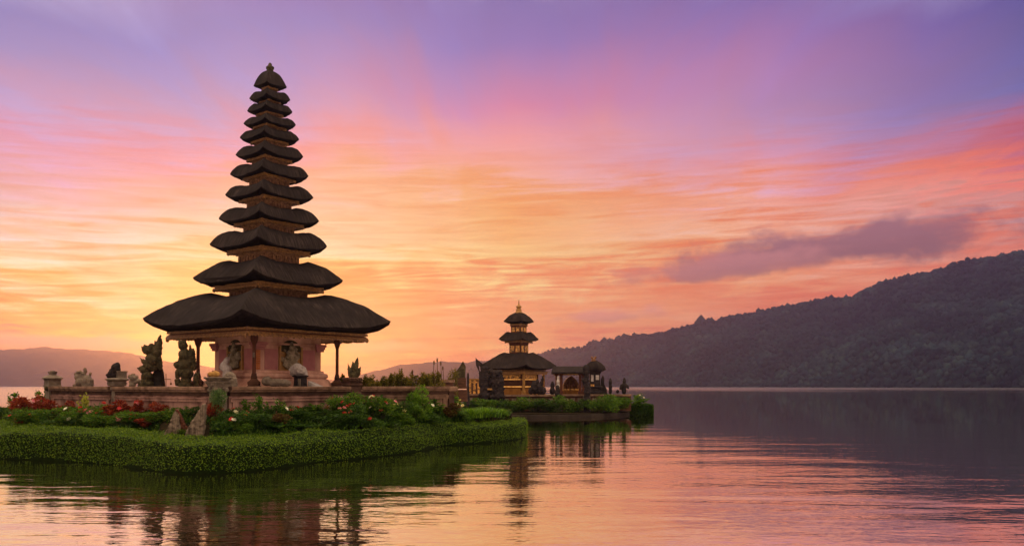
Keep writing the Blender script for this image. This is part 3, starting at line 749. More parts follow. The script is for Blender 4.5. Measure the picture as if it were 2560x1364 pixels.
def tier(root, s, Rr, tip, box_r, zb, zt, sh_r, sh_z, body_r, p, lift, body_z0, thin=False, seed=0, apex=False, bodymat='carved', panel=None):
    """one thatched roof with its gilded eave frieze and the storey wall under it; lengths in photo pixels at the axis, s metres each"""
    rg = random.Random(seed)
    rings = []
    em = tip - lift * Rr                        # eave height at mid edge
    PW = 3.2
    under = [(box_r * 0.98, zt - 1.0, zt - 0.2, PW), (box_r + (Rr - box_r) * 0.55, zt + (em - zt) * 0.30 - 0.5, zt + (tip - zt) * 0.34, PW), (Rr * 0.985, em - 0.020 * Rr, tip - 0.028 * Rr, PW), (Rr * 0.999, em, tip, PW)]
    rings.append((Rr, em, tip, PW))
    for q in (0.03, 0.08, 0.14, 0.2, 0.27, 0.34, 0.42, 0.5, 0.58, 0.66, 0.74, 0.82, 0.9, 1.0):
        r = Rr + (sh_r - Rr) * q
        zc = tip + (sh_z - tip) * (1 - (1 - q) ** p)
        lf = lift * Rr * (1 - q) ** 1.3 + (0.0 if apex else (0.10 * sh_r) * q)
        rings.append((r, zc - lf, zc, PW - 0.9 * q))
    if not apex:
        rings.append((max(body_r * 0.9, sh_r * 0.80), sh_z - 0.09 * sh_r - 1, sh_z - 0.035 * sh_r, 2.0))
        rings.append((body_r * 0.55, sh_z - 0.09 * sh_r - 3, sh_z - 0.09 * sh_r - 2, 2.0))
    rings = [(r * s, zm * s, zc * s, pw) for r, zm, zc, pw in rings]
    def rough(v):
        return [(x + mnoise.noise(Vector((x, y, z)) * 2.2) * 0.022, y + mnoise.noise(Vector((y, z, x)) * 2.2) * 0.022, z + mnoise.fractal(Vector((x * 1.3, y * 1.3, seed)), 1.0, 2.0, 3) * 0.035 + mnoise.noise(Vector((x * 7, y * 7, z * 3))) * 0.022) for x, y, z in v]
    mb = MB(); mb.sq(rings, 34, cap0=False); mb.v = rough(mb.v)           # uneven hand-laid thatch
    N4 = 34 * 4; edge = mb.v[:N4]                                     # frayed straw along the cut eave
    for i in range(N4):
        p0, p1 = Vector(edge[i]), Vector(edge[(i + 1) % N4])
        L = (p1 - p0).length; o_ = Vector((p0.x, p0.y, 0)).normalized(); tg_ = (p1 - p0).normalized()
        for k in range(max(1, int(L / 0.045))):
            c = p0.lerp(p1, rg.random()) - o_ * 0.02 + UP * 0.012; ln = rg.uniform(0.02, 0.10)
            mb.add([c - tg_ * 0.016, c + tg_ * 0.016, c + o_ * ln * rg.uniform(0.2, 0.8) - UP * ln * rg.uniform(0.3, 1.0) + tg_ * rg.uniform(-.02, .02)], [(0, 1, 2)])
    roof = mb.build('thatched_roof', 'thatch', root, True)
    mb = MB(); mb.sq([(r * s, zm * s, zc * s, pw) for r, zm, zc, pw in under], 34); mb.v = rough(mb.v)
    mb.build('eave_underside', 'darkthatch', roof, False)
    # gilded frieze: upper moulding, lower carved band with a toothed hem
    mb = MB(); h = zt - zb
    b = box_r
    mb.sq([(b * 0.80, zt - 0.5, zt - 0.5, 1), (b * 0.985, zt - 0.5, zt + 0.2, 2), (b * 0.99, zt - h * 0.30, zt - h * 0.28, 2), (b * 0.955, zt - h * 0.34, zt - h * 0.32, 2), (b * 0.955, zt - h * 0.46, zt - h * 0.44, 2), (b * 0.985, zt - h * 0.5, zt - h * 0.48, 2), (b, zb + h * 0.20, zb + h * 0.20, 2), (b * 0.93, zb + h * 0.16, zb + h * 0.16, 2), (b * 0.80, zb + h * 0.4, zb + h * 0.4, 1)], 4)
    mb.v = [(x * s, y * s, z * s) for x, y, z in mb.v]
    fr = mb.build('eave_frieze', 'gilt', root)
    mb = MB()
    step = max(0.14, h * s * 0.36)
    side = b * s * math.sqrt(2)
    nt = max(4, int(side / step))
    for k in range(4):
        nrm, tg = face_axes(k)
        ap = b * s / math.sqrt(2)
        for i in range(nt):
            u = (i + 0.5) / nt * 2 - 1
            wv = rg.uniform(0.75, 1.1); dp = rg.uniform(0.7, 1.25) * (1.6 if i in (0, nt - 1) else 1.0)
            c = nrm * (ap - 0.005) + tg * (u * side / 2 * 0.985)
            hh = h * s * 0.26 * dp
            hw = side / nt / 2 * wv
            z1 = (zb + h * 0.22) * s
            o_ = c + UP * z1
            mb.prism([(-hw, 0), (-hw * 0.85, -hh * 0.55), (0, -hh), (hw * 0.85, -hh * 0.55), (hw, 0)], tg, UP, nrm, 0.03, o_)
    mb.build('carved_hem', 'gilt', fr)
    # storey wall
    mb = MB(); br = body_r
    if body_z0 is not None:
        z0, z1 = body_z0, zb + h * 0.35
        hh = z1 - z0
        mb.sq([(br, z0 - 6, z0 - 6, 1), (br, z1 - hh * 0.22, z1 - hh * 0.22, 1), (br * 1.05, z1 - hh * 0.2, z1 - hh * 0.2, 1), (br * 1.05, z1 - hh * 0.08, z1 - hh * 0.08, 1), (br * 1.12, z1 - hh * 0.05, z1 - hh * 0.05, 1), (br * 1.12, z1, z1, 1)], 1)
        mb.v = [(x * s, y * s, z * s) for x, y, z in mb.v]
        wall = mb.build('storey_wall', bodymat, root)
        if hh * s > 0.25:
            for k in range(4):
                nrm, tg = face_axes(k); mb2 = MB()
                ap = br * s / math.sqrt(2); hwid = br * s / math.sqrt(2)
                zc = (z0 + z1 - hh * 0.22) / 2 * s; zh = (hh * 0.78 * 0.36) * s
                if panel:
                    for sg in (-1, 1):
                        mb2.obox(nrm * (ap + 0.012) + tg * (sg * hwid * 0.47) + UP * zc, tg, nrm, UP, (hwid * 0.33, 0.02, zh))
                else:
                    for i in range(9):
                        u = -0.86 + 1.72 * i / 8
                        mb2.obox(nrm * (ap + 0.01) + tg * (u * hwid) + UP * (zc + rg.uniform(-.02, .02)), tg, nrm, UP, (hwid * 0.075, 0.035 * rg.uniform(.5, 1.2), zh * rg.uniform(0.6, 1.1)))
                mb2.build('wall_panel' if panel else 'wall_carving', panel or bodymat, wall)

S1 = TC.y / F
def make_pagoda():
    root = thing('pagoda', 'tall tiered pagoda with dark thatched roofs on the walled island', 'pagoda', (TC.x, TC.y, EYE), YAW)
    root.rotation_euler = (0, 0.0065, YAW)
    # R, tip, frieze r, frieze bottom, frieze top, shoulder r, shoulder z, body r, p, lift, body bottom
    T = [(303.5, 164, 249, 111, 131, 138, 229, 130, 1.6, 0.080, None),
         (184, 266, 137, 233, 246, 96, 311, 96, 1.5, 0.100, 217),
         (143.5, 350, 103, 324, 335, 77, 384, 74.5, 3.0, 0.100, 303),
         (123, 414, 87, 394, 402.5, 66, 443, 62, 3.0, 0.100, 376),
         (108, 473, 75, 454, 462, 57, 499, 55, 3.0, 0.105, 437),
         (96.5, 525.5, 65.5, 510, 517, 50, 551, 49, 3.1, 0.110, 493),
         (83, 574, 56.5, 556, 563.5, 42, 597, 43, 3.1, 0.115, 545),
         (72.5, 617.5, 47.5, 601, 607.5, 37, 637, 37, 3.1, 0.12, 591),
         (64, 652, 41.5, 639, 644.5, 33, 669, 32, 3.1, 0.12, 631),
         (55.5, 685.5, 34, 671, 676.5, 28, 702, 27, 3.1, 0.12, 663),
         (50, 715, 27, 704, 709, 25, 734, 22, 3.1, 0.12, 696),
         (41, 746.5, 20.5, 736, 743, 5.5, 786, 18, 2.1, 0.06, 727)]
    for i, t_ in enumerate(T):
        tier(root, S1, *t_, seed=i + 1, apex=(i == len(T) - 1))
    mb = MB(); s = S1
    mb.lathe((0, 0, 0), [(q * s, z * s) for q, z in ((7, 783), (8.5, 787), (8.5, 790), (5, 791), (7.5, 794), (7.5, 797), (4, 798), (5, 801), (3.5, 804), (0.6, 806))], 8)
    for k in range(4):
        a = k * PI / 2
        mb.box((math.cos(a) * 7.6 * s, math.sin(a) * 7.6 * s, 793 * s), (0.035, 0.035, 0.05), a)
    mb.build('finial', 'moss', root, True)
    # shrine room under the lowest roof (local z = 0 is eye height)
    zf = FLOOR - EYE
    br = 2.30; a_ = br / math.sqrt(2)
    mb = MB()
    mb.sq([(br, -0.1, -0.1, 1), (br, 1.72, 1.72, 1), (br * 1.035, 1.74, 1.74, 1), (br * 1.035, 1.82, 1.82, 1), (br * 1.0, 1.84, 1.84, 1), (br * 1.0, 2.2, 2.2, 1)], 1)
    wall = mb.build('shrine_wall', 'pink', root)
    for k in range(4):                                     # stepped capitals under the ceiling at each corner
        mb = MB()
        c = Vector((math.cos(k * PI / 2), math.sin(k * PI / 2), 0)) * (br - 0.13)
        mb.square(c, [(.19, 1.50), (.19, 1.60), (.23, 1.61), (.23, 1.70), (.27, 1.71), (.27, 1.83)], PI / 4)
        mb.build('capital', 'recess', wall)
    mb = MB()
    mb.sq([(br * 1.30, zf, zf, 1), (br * 1.28, -0.05, -0.05, 1), (br * 1.13, 0.30, 0.30, 1), (br * 1.10, 0.31, 0.31, 1), (br * 1.13, 0.34, 0.34, 1), (br * 1.145, 0.40, 0.40, 1), (br * 1.13, 0.52, 0.52, 1), (br * 1.06, 0.55, 0.55, 1), (br * 1.055, 0.64, 0.64, 1), (br * 0.99, 0.66, 0.66, 1)], 1)
    mb.build('plinth', 'pink', root)
    for k in range(4):
        nrm, tg = face_axes(k)
        if tg.x < 0: tg = -tg
        # recessed fields either side of the niche
        for sg in (-1, 1):
            mb = MB(); mb.obox(nrm * (a_ + 0.004) + tg * (sg * a_ * 0.60) + UP * 1.12, tg, nrm, UP, (a_ * 0.20, 0.012, 0.44))
            mb.build('wall_field', 'recess', wall)
        # niche frame and its carved figure
        mb = MB()
        for sg in (-1, 1):
            mb.obox(nrm * (a_ + 0.03) + tg * (sg * 0.56) + UP * 1.18, tg, nrm, UP, (0.045, 0.045, 0.50))
        mb.obox(nrm * (a_ + 0.03) + UP * 0.675, tg, nrm, UP, (0.62, 0.05, 0.03))
        mb.obox(nrm * (a_ + 0.005) + UP * 1.2, tg, nrm, UP, (0.53, 0.01, 0.5))
        mb.build('niche_frame', 'gold', wall)
        mb = MB(); rg = random.Random(40 + k)
        n0 = nrm * (a_ + 0.10)
        mb.ell(n0 + UP * 1.50, (0.14, 0.14, 0.17)); mb.ell(n0 + UP * 1.14, (0.20, 0.18, 0.32)); mb.ell(n0 + UP * 1.72, (0.08, 0.08, 0.16))
        mb.ell(n0 + UP * 0.82, (0.36, 0.17, 0.15), rot=Matrix.Rotation(math.atan2(tg.y, tg.x), 3, 'Z'))
        for i in range(44):
            an = rg.uniform(0, 2 * PI); q = rg.uniform(0.22, 0.46)
            mb.ell(n0 - nrm * rg.uniform(0, 0.07) + tg * (math.cos(an) * q) + UP * (1.16 + math.sin(an) * q * 1.15), [rg.uniform(0.05, 0.10)] * 3, 8)
        roughen(mb.build('relief_figure', 'relief', wall, True), 0.03, 0.06, 0.09, 'wear_small')
        mb = MB()
        mb.prism([(math.cos(t_ / 12 * PI) * 0.54, 1.46 + math.sin(t_ / 12 * PI) * 0.50) for t_ in range(13)], tg, UP, nrm, 0.02, nrm * (a_ + 0.025))
        mb.build('niche_arch', 'moss', wall)
    # brick strip up the near corner
    mb = MB()
    c = Vector((0, -1, 0)) * (br - 0.02)
    for i in range(11):
        mb.box(c + UP * (0.72 + i * 0.1), (0.075, 0.075, 0.044), PI / 4)
    mb.build('corner_bricks', 'redbrick', wall)
    # posts at the corners carrying the roof
    for k in range(4):
        c = Vector((math.cos(k * PI / 2), math.sin(k * PI / 2), 0)) * 3.02
        mb = MB()
        mb.square(c, [(0.065, 0.2), (0.06, 1.66), (0.075, 1.68), (0.075, 1.72), (0.10, 1.76), (0.12, 1.86), (0.13, 1.90), (0.13, 2.25)], 0)
        p = mb.build('post', 'wood', root)
        mb = MB()
        mb.square(c, [(0.24, zf), (0.24, -0.02), (0.20, 0.0), (0.22, 0.06), (0.22, 0.15), (0.15, 0.21), (0.10, 0.28), (0.115, 0.33), (0.09, 0.42), (0.08, 0.5)], 0)
        mb.build('post_base', 'brick', p)
        mb = MB(); mb.box(c + Vector((0.0, -0.1, 1.25)), (0.045, 0.012, 0.10)); mb.build('plaque', 'stone', p) if k == 3 else None
    # ceiling boards over the porch
    mb = MB(); mb.sq([(4.3, 2.12, 2.12, 1), (4.3, 2.2, 2.2, 1)], 1); mb.build('ceiling', 'wood', root)
make_pagoda()

# ------------------------------------------------------------------ courtyard wall and its pillars
P0 = Vector((-9.99, 29.0, 0)); LD = Vector((-0.771, 0.637, 0)); RD = Vector((0.637, 0.771, 0))
ZB = 0.6
def wall_run(a, b, side, label, mats=('wallpink', 'coping', 'neck'), div=()):
    """a run of garden wall from distance a to b along one side of the court"""
    d = LD if side == 'l' else RD
    c = P0 + d * ((a + b) / 2); L = (b - a) / 2
    out = Vector((-d.y, d.x, 0))
    if out.y > 0: out = -out
    root = thing('courtyard_wall', label, 'wall', (c.x, c.y, ZB), 0, 'garden walls round the pagoda court')
    Q = lambda x, o_, z: d * x + out * o_ + UP * (z - ZB)
    mb = MB()
    mb.obox(Q(0, -0.02, (ZB + 2.14) / 2), d, out, UP, (L, 0.15, (2.14 - ZB) / 2))
    body = mb.build('wall_face', mats[0], root)
    mb = MB()                                              # raised frame round the field
    mb.obox(Q(0, 0.15, 1.99), d, out, UP, (L - 0.02, 0.045, 0.055))
    mb.obox(Q(0, 0.17, 2.06), d, out, UP, (L - 0.02, 0.06, 0.018))
    for sg in (-1, 1):
        mb.obox(Q(sg * (L - 0.22), 0.15, 1.38), d, out, UP, (0.12, 0.04, 0.55))
    mb.build('field_frame', mats[0], body)
    mb = MB()
    mb.obox(Q(0, 0.0, 2.205), d, out, UP, (L - 0.01, 0.17, 0.068))
    mb.build('neck_band', mats[2], root)  # shade of the recess under the coping, given by the dark colour
    mb = MB()
    mb.obox(Q(0, 0.0, 2.305), d, out, UP, (L + 0.02, 0.25, 0.036))
    mb.obox(Q(0, 0.0, 2.40), d, out, UP, (L + 0.0, 0.30, 0.062))
    cp = mb.build('coping', mats[1], root)
    bv = cp.modifiers.new('bevel', 'BEVEL'); bv.width = 0.018; bv.segments = 2
wall_run(0.35, 7.05, 'l', 'pink plaster wall with red stains between the two left stone pillars nearest the pagoda')
wall_run(7.40, 12.9, 'l', 'pink panelled wall behind the yellow leafy plant at the far left end')
wall_run(0.35, 5.55, 'r', 'wall with a thin pale moulding right below the pagoda shrine room')
wall_run(6.10, 11.1, 'r', 'darker garden wall running right from the flame statue pillar', mats=('coping', 'coping', 'neck'))

def pillar_at(side, t_):
    return P0 + (LD if side == 'l' else RD) * t_
WRZ = math.atan2(RD.y, RD.x)
def pillar(side, t_, label, shaft, cap, cap_name, shaft_mat, cap_mat, half, crown=None):
    c = pillar_at(side, t_)
    root = thing('stone_pillar', label, 'pillar', (c.x, c.y, ZB), WRZ, 'stone pillars along the court wall')
    mb = MB(); mb.square((0, 0, 0), [(r, z - ZB) for r, z in shaft]); o = mb.build('shaft', shaft_mat, root)
    mb = MB(); mb.lathe((0, 0, 0), [(r, z - ZB) for r, z in cap], 20); mb.build(cap_name, cap_mat, root, False)
    if crown:
        mb = MB(); mb.lathe((0, 0, 0), [(r, z - ZB) for r, z in crown[0]], 12); mb.build('crown', crown[1], root)
    return root, c
# far left: hat-shaped cap with a little crown
pr, pc = pillar('l', 13.15, 'squat stone pillar with a hat shaped cap, leftmost on the court wall',
    [(0.24, 0.6), (0.24, 2.42), (0.28, 2.45), (0.28, 2.50), (0.255, 2.52), (0.25, 2.72), (0.29, 2.76)], [(0.30, 2.75), (0.42, 2.80), (0.42, 2.835), (0.30, 2.91), (0.17, 2.955), (0.155, 2.97)], 'cap', 'stone', 'stone', 0.25,
    ([(0.14, 2.96), (0.15, 3.02), (0.19, 3.08), (0.19, 3.11), (0.10, 3.11), (0.09, 3.15), (0.03, 3.16)], 'stone'))
mb = MB()
for i in range(9):
    a = i / 9 * 2 * PI
    mb.ell((-0.24 + 0.10 * math.cos(a), -0.12, 1.9 - 0.03 * i), (0.07, 0.05, 0.06), 6)
o = mb.build('carved_scroll', 'moss', pr, True)
# second from the left
pr, pc = pillar('l', 7.22, 'stone pillar with a carved guardian head on top, left of the curled beast statue',
    [(0.15, 0.6), (0.15, 2.30), (0.19, 2.33), (0.19, 2.47), (0.25, 2.50), (0.27, 2.60), (0.25, 2.66), (0.30, 2.70)], [(0.34, 2.69), (0.44, 2.72), (0.44, 2.755), (0.36, 2.79), (0.20, 2.80)], 'saucer_cap', 'stone', 'stone', 0.15)
mb = MB(); mb.box((0.12, -0.05, 2.92 - ZB), (0.17, 0.17, 0.135)); mb.box((0.12, -0.05, 3.05 - ZB), (0.2, 0.2, 0.02)); mb.build('block', 'stone', pr)
# the corner pillar, saucer with a carved neck
pr, pc = pillar('l', 0.0, 'stone corner pillar with a wide flat saucer cap in front of the shrine',
    [(0.23, 0.6), (0.23, 1.0), (0.21, 1.02), (0.21, 2.28), (0.25, 2.31), (0.25, 2.40), (0.22, 2.42), (0.28, 2.56), (0.31, 2.60), (0.27, 2.66)], [(0.28, 2.64), (0.36, 2.68), (0.47, 2.75), (0.475, 2.775), (0.44, 2.785), (0.10, 2.76)], 'saucer_cap', 'stone', 'stone', 0.22)
mb = MB(); rg = random.Random(5)
for i in range(26):
    a = rg.uniform(0, 2 * PI)
    mb.ell((math.cos(a) * 0.27, math.sin(a) * 0.27, rg.uniform(2.36, 2.62) - ZB), (0.06, 0.06, 0.05), 7)
mb.build('carved_neck', 'stone', pr, True)
# right pillar carrying the flame statue
pr, pc = pillar('r', 5.83, 'dark carved pillar under the flame shaped statue by the right wall',
    [(0.24, 0.6), (0.24, 1.95), (0.29, 2.0), (0.29, 2.2), (0.24, 2.25), (0.24, 2.45), (0.30, 2.52), (0.27, 2.58), (0.31, 2.64)], [(0.32, 2.63), (0.37, 2.68), (0.38, 2.76), (0.34, 2.80), (0.2, 2.82)], 'saucer_cap', 'neck', 'neck', 0.24)
mb = MB()
for i in range(14):
    a = i / 14 * 2 * PI
    mb.ell((math.cos(a) * 0.34, math.sin(a) * 0.34, 2.76 - ZB), (0.07, 0.07, 0.06), 7)
mb.build('carved_rim', 'neck', pr, True)
c = pillar_at('r', 11.3)
root = thing('stone_pillar', 'plain dark end post of the right garden wall beside the bright grass', 'pillar', (c.x, c.y, ZB), WRZ, 'stone pillars along the court wall')
mb = MB(); mb.square((0, 0, 0), [(0.17, 0), (0.17, 1.62)]); mb.build('shaft', 'neck', root)
mb = MB(); mb.square((0, 0, 0), [(0.19, 1.62), (0.28, 1.66), (0.28, 1.84), (0.25, 1.86)]); mb.build('cap', 'coping', root)

# ------------------------------------------------------------------ sculpture from lumps, read off the photo at each one's own distance
def sculpt(name, label, cat, px, py, Y, lumps, mat='moss', voxel=0.022, wear=0.08, depth=0.75, group=None, extra=None, floor=None, size=0.16):
    """lumps: (px, py, half width px, half height px, tilt degrees[, forward m])"""
    s = Y / F; base = at(px, py, Y)
    if floor is not None: base.z = floor
    mb = MB()
    for L in lumps:
        lx, ly, rx, rz_, tilt = L[:5]; fw = L[5] if len(L) > 5 else 0.0
        p = at(lx, ly, Y) - base
        rot = Matrix.Rotation(R(tilt), 3, 'Y')
        mb.ell((p.x, p.y - fw, p.z), (rx * s * 0.92, min(rx, rz_) * s * depth * 1.35, rz_ * s * 0.96), 14, rot)
    if extra: extra(mb, base, s)
    o = mb.build(name, mat, None, True, base)
    roughen(o, voxel, wear, size, 'wear_%d' % int(size * 100))
    return tag(o, label, cat, group)

def spike(mb, base, s, Y, x0, y0, x1, y1, w0, fw=0.0):
    a, b = at(x0, y0, Y) - base, at(x1, y1, Y) - base
    m_ = a.lerp(b, 0.5); off = Vector((0, -fw, 0))
    mb.tube([a + off, m_ + off, b + off], [w0 * s, w0 * s * 0.7, w0 * s * 0.12], 8)

def extraA(mb, base, s):
    Y = 36.0
    spike(mb, base, s, Y, 396, 872, 401, 836, 9)
    spike(mb, base, s, Y, 390, 868, 388, 850, 5)
    spike(mb, base, s, Y, 372, 916, 348, 892, 8)
    spike(mb, base, s, Y, 375, 925, 342, 919, 9)
    spike(mb, base, s, Y, 366, 880, 353, 864, 7); spike(mb, base, s, Y, 372, 872, 360, 860, 6); spike(mb, base, s, Y, 380, 870, 377, 857, 6)
    a = at(366, 960, Y) - base
    mb.box((a.x, 0, (FLOOR + 0.3) - base.z), (0.26, 0.26, 0.35))
A_l = [(392, 880, 13, 16, 0), (370, 876, 13, 11, 0), (383, 898, 21, 16, 10), (375, 915, 20, 13, 20), (362, 924, 17, 11, 25), (368, 940, 15, 14, 10), (366, 955, 14, 14, 0), (398, 870, 8, 10, 0), (398, 905, 8, 22, -6), (362, 871, 8, 8, 0), (378, 866, 8, 9, 0), (401, 858, 5.5, 13, 4)]
beast = sculpt('beast_statue', 'tall mossy curled beast statue with a flame crest, left of the shrine', 'statue', 376, 965, 36.0, A_l, 'moss', floor=FLOOR, extra=extraA)
mb = MB(); Yk = 36.25
pts = [(396, 905), (403, 930), (411, 1000), (362, 1000), (376, 950)]
mb.prism([((x - 386) * Yk / F, EYE - (y - HZ) * Yk / F - FLOOR) for x, y in pts], Vector((1, 0, 0)), UP, Vector((0, 1, 0)), 0.22, Vector((0, 0, 0)))
o = mb.build('rock_slab', 'black', None, False, (gx(386, Yk), Yk + 0.1, FLOOR)); tag(o, 'black wedge of rock propping up the curled beast statue', 'rock')
bv = o.modifiers.new('bevel', 'BEVEL'); bv.width = 0.05; bv.segments = 2

def extraB(mb, base, s):
    Y = 35.2
    spike(mb, base, s, Y, 452, 864, 446, 846, 6); spike(mb, base, s, Y, 478, 885, 475, 861, 6); spike(mb, base, s, Y, 446, 915, 437, 906, 7)
    spike(mb, base, s, Y, 492, 950, 497, 926, 6); spike(mb, base, s, Y, 462, 862, 464, 848, 5)
    mb.box((0, 0, (FLOOR + 0.28) - base.z), (0.24, 0.24, 0.32))
B_l = [(457, 863, 12, 13, 0), (452, 858, 7, 8, 0), (462, 888, 17, 17, 0), (478, 895, 10, 26, 10), (484, 905, 7, 24, -4), (464, 912, 19, 18, 0), (466, 932, 18, 18, 0), (443, 912, 9, 9, 0), (446, 932, 9, 14, 15), (465, 952, 14, 16, 0), (444, 954, 8, 10, 0), (491, 948, 8, 20, 0), (455, 900, 12, 9, -30)]
sculpt('guardian_statue', 'mossy crowned guardian statue standing just left of the shrine post', 'statue', 465, 965, 35.2, B_l, 'moss', floor=FLOOR, extra=extraB)

# guardian head that sits on the second pillar's cap
Yh = pillar_at('l', 7.22).y
def extraH(mb, base, s):
    spike(mb, base, s, Yh, 272, 940, 264, 934, 5)
sculpt('guardian_bust', 'dark carved guardian head resting on the second pillar from the left', 'statue', 286, 946, Yh, [(289, 922, 12, 15, 0), (283, 933, 14, 11, 0), (275, 938, 9, 8, 0), (292, 914, 9, 9, 0), (284, 943, 17, 6, 0), (280, 926, 7, 7, 0)], 'lava', extra=extraH, wear=0.05)
# flame statue
Yf = pillar_at('r', 5.83).y
def extraF(mb, base, s):
    spike(mb, base, s, Yf, 890, 915, 894, 892, 7); spike(mb, base, s, Yf, 873, 930, 870, 907, 3.5); spike(mb, base, s, Yf, 895, 935, 902, 915, 6); spike(mb, base, s, Yf, 884, 920, 882, 903, 6)
sculpt('flame_statue', 'rough flame shaped stone statue on the dark pillar right of the shrine', 'statue', 884, 945, Yf, [(886, 922, 10, 16, 0), (884, 936, 15, 12, 0), (878, 930, 9, 12, 0), (891, 910, 6, 13, 8), (893, 932, 9, 10, 0), (885, 944, 13, 6, 0)], 'moss', extra=extraF, wear=0.06)

# boulders on and behind the corner pillar
sculpt('boulder', 'yellow lichened boulder lying in the saucer of the corner pillar', 'boulder', 534, 941, 29.0, [(528, 935, 9, 7, 0), (540, 934, 11, 8, 0), (534, 938, 15, 5, 0)], 'yellowstone', wear=0.04)
def extraD(mb, base, s):
    mb.box((0, 0, 0.3), (0.24, 0.24, 0.5), 0.3, 0.9)
sculpt('boulder', 'grey domed boulder behind the corner pillar, below the left white carving', 'boulder', 577, 965, 31.5, [(575, 945, 16, 17, 0), (581, 958, 14, 14, 0)], 'stone', floor=FLOOR, extra=extraD, wear=0.05)

# white carvings before the two faces of the shrine
def extraW(mb, base, s):
    Y = 35.8
    spike(mb, base, s, Y, 728, 928, 738, 908, 9); spike(mb, base, s, Y, 764, 934, 769, 938, 7); spike(mb, base, s, Y, 730, 934, 726, 938, 7)
wc = thing('white_carving', 'white stone carved head on a dark pedestal before the right shrine face', 'statue', (gx(748, 35.8), 35.8, FLOOR))
sc_ = sculpt('carved_head', '', '', 748, 939, 35.8, [(744, 922, 16, 15, 0), (755, 926, 15, 12, 25), (737, 928, 12, 11, 0), (748, 933, 19, 6, 0)], 'white', extra=extraW, wear=0.05)
for k_ in ('label', 'category'): del sc_[k_]
sc_.parent = wc; sc_.location = sc_.location - wc.location
mb = MB(); mb.square((0.05, 0, 0), [(0.30, 0.0), (0.30, 0.45), (0.22, 0.5), (0.20, 0.86), (0.26, 0.90), (0.26, 0.94)], 0.6); mb.build('pedestal', 'lava', wc)
mb = MB(); mb.box((0.05, -0.24, 0.6), (0.07, 0.03, 0.2), 0.0); mb.build('pale_inset', 'stone', wc)
sculpt('white_carving', 'white veined stone carving leaning on the left shrine face', 'statue', 566, 965, 35.6, [(564, 905, 8, 16, 25), (558, 915, 10, 12, 20), (566, 922, 13, 12, 0), (570, 938, 15, 16, 0), (568, 956, 17, 14, 0)], 'white', floor=FLOOR, wear=0.06,
       extra=lambda mb, base, s: spike(mb, base, s, 35.6, 560, 915, 574, 892, 9))
# slope stone and rough block at the foot of the right face
sculpt('boulder', 'broken grey stone block low before the right shrine face', 'boulder', 690, 965, 34.9, [(668, 952, 16, 12, 0), (690, 956, 26, 11, 0), (712, 957, 18, 10, 0)], 'stone', floor=FLOOR, wear=0.05)
mb = MB(); mb.prism([(-0.42, 0.0), (-0.40, 0.72), (0.42, 0.36), (0.52, 0.0)], Vector((1, 0, 0)), UP, Vector((0, 1, 0)), 0.3, Vector((0, 0, 0)))
o = mb.build('stone_ramp', 'white', None, False, (gx(797, 36.3), 36.3, FLOOR)); o.modifiers.new('bevel', 'BEVEL').width = 0.03; tag(o, 'pale sloping stone block at the right foot of the shrine', 'stone block')

# little ornaments standing along the left court
def extraC(mb, base, s):
    Y = 37.5
    for x0, x1, y1 in ((198, 189, 931), (198, 194, 926), (200, 201, 925), (204, 208, 929), (213, 212, 919), (219, 226, 930), (210, 214, 924)):
        spike(mb, base, s, Y, x0, 962, x1, y1, 5)
        p = at(x1, y1 + 4, Y) - base; mb.ell((p.x, 0, p.z), (4 * s, 4 * s, 5 * s), 8)
    p = at(219, 955, Y) - base; mb.box((p.x, 0, p.z - 0.1), (0.2, 0.16, 0.24))
sculpt('coral_ornament', 'spiky coral shaped stone ornament on the court left of the guardian head', 'ornament', 207, 965, 37.5, [(200, 955, 12, 12, 0), (192, 942, 6, 8, 0), (219, 950, 11, 14, 0), (196, 963, 16, 6, 0)], 'stone', floor=FLOOR, extra=extraC, wear=0.04)
def extraV(mb, base, s):
    Y = 35.2
    for x1, y1 in ((325, 936), (333, 933), (340, 938), (346, 947)):
        p = at(x1, y1 + 4, Y) - base; mb.ell((p.x, 0, p.z), (6 * s, 5 * s, 5 * s), 8)
sculpt('stone_urn', 'small carved urn of stone flowers between guardian head and beast statue', 'urn', 333, 965, 35.2, [(333, 945, 10, 9, 0), (334, 954, 13, 6, 0), (331, 962, 9, 8, 0)], 'stone', floor=FLOOR, extra=extraV, wear=0.04)
c = at(415, 965, 38.0)
root = thing('incense_stand', 'thin metal incense stand between the two tall mossy statues', 'stand', (c.x, c.y, FLOOR))
mb = MB(); mb.tube([(0, 0, 0), (0, 0, 1.05)], 0.018, 6); mb.tube([(-0.1, 0, 0), (0, 0, 0.25)], 0.014, 5); mb.tube([(0.1, 0, 0), (0, 0, 0.25)], 0.014, 5); mb.build('pole', 'bamboo', root)
mb = MB(); mb.tube([(-0.12, 0, 0.8), (0.22, 0, 0.8), (0.22, 0, 0.62)], 0.015, 5); mb.lathe((0.22, 0, 0.55), [(0.03, 0), (0.05, 0.05), (0.03, 0.1)], 8); mb.build('arm', 'bamboo', root)

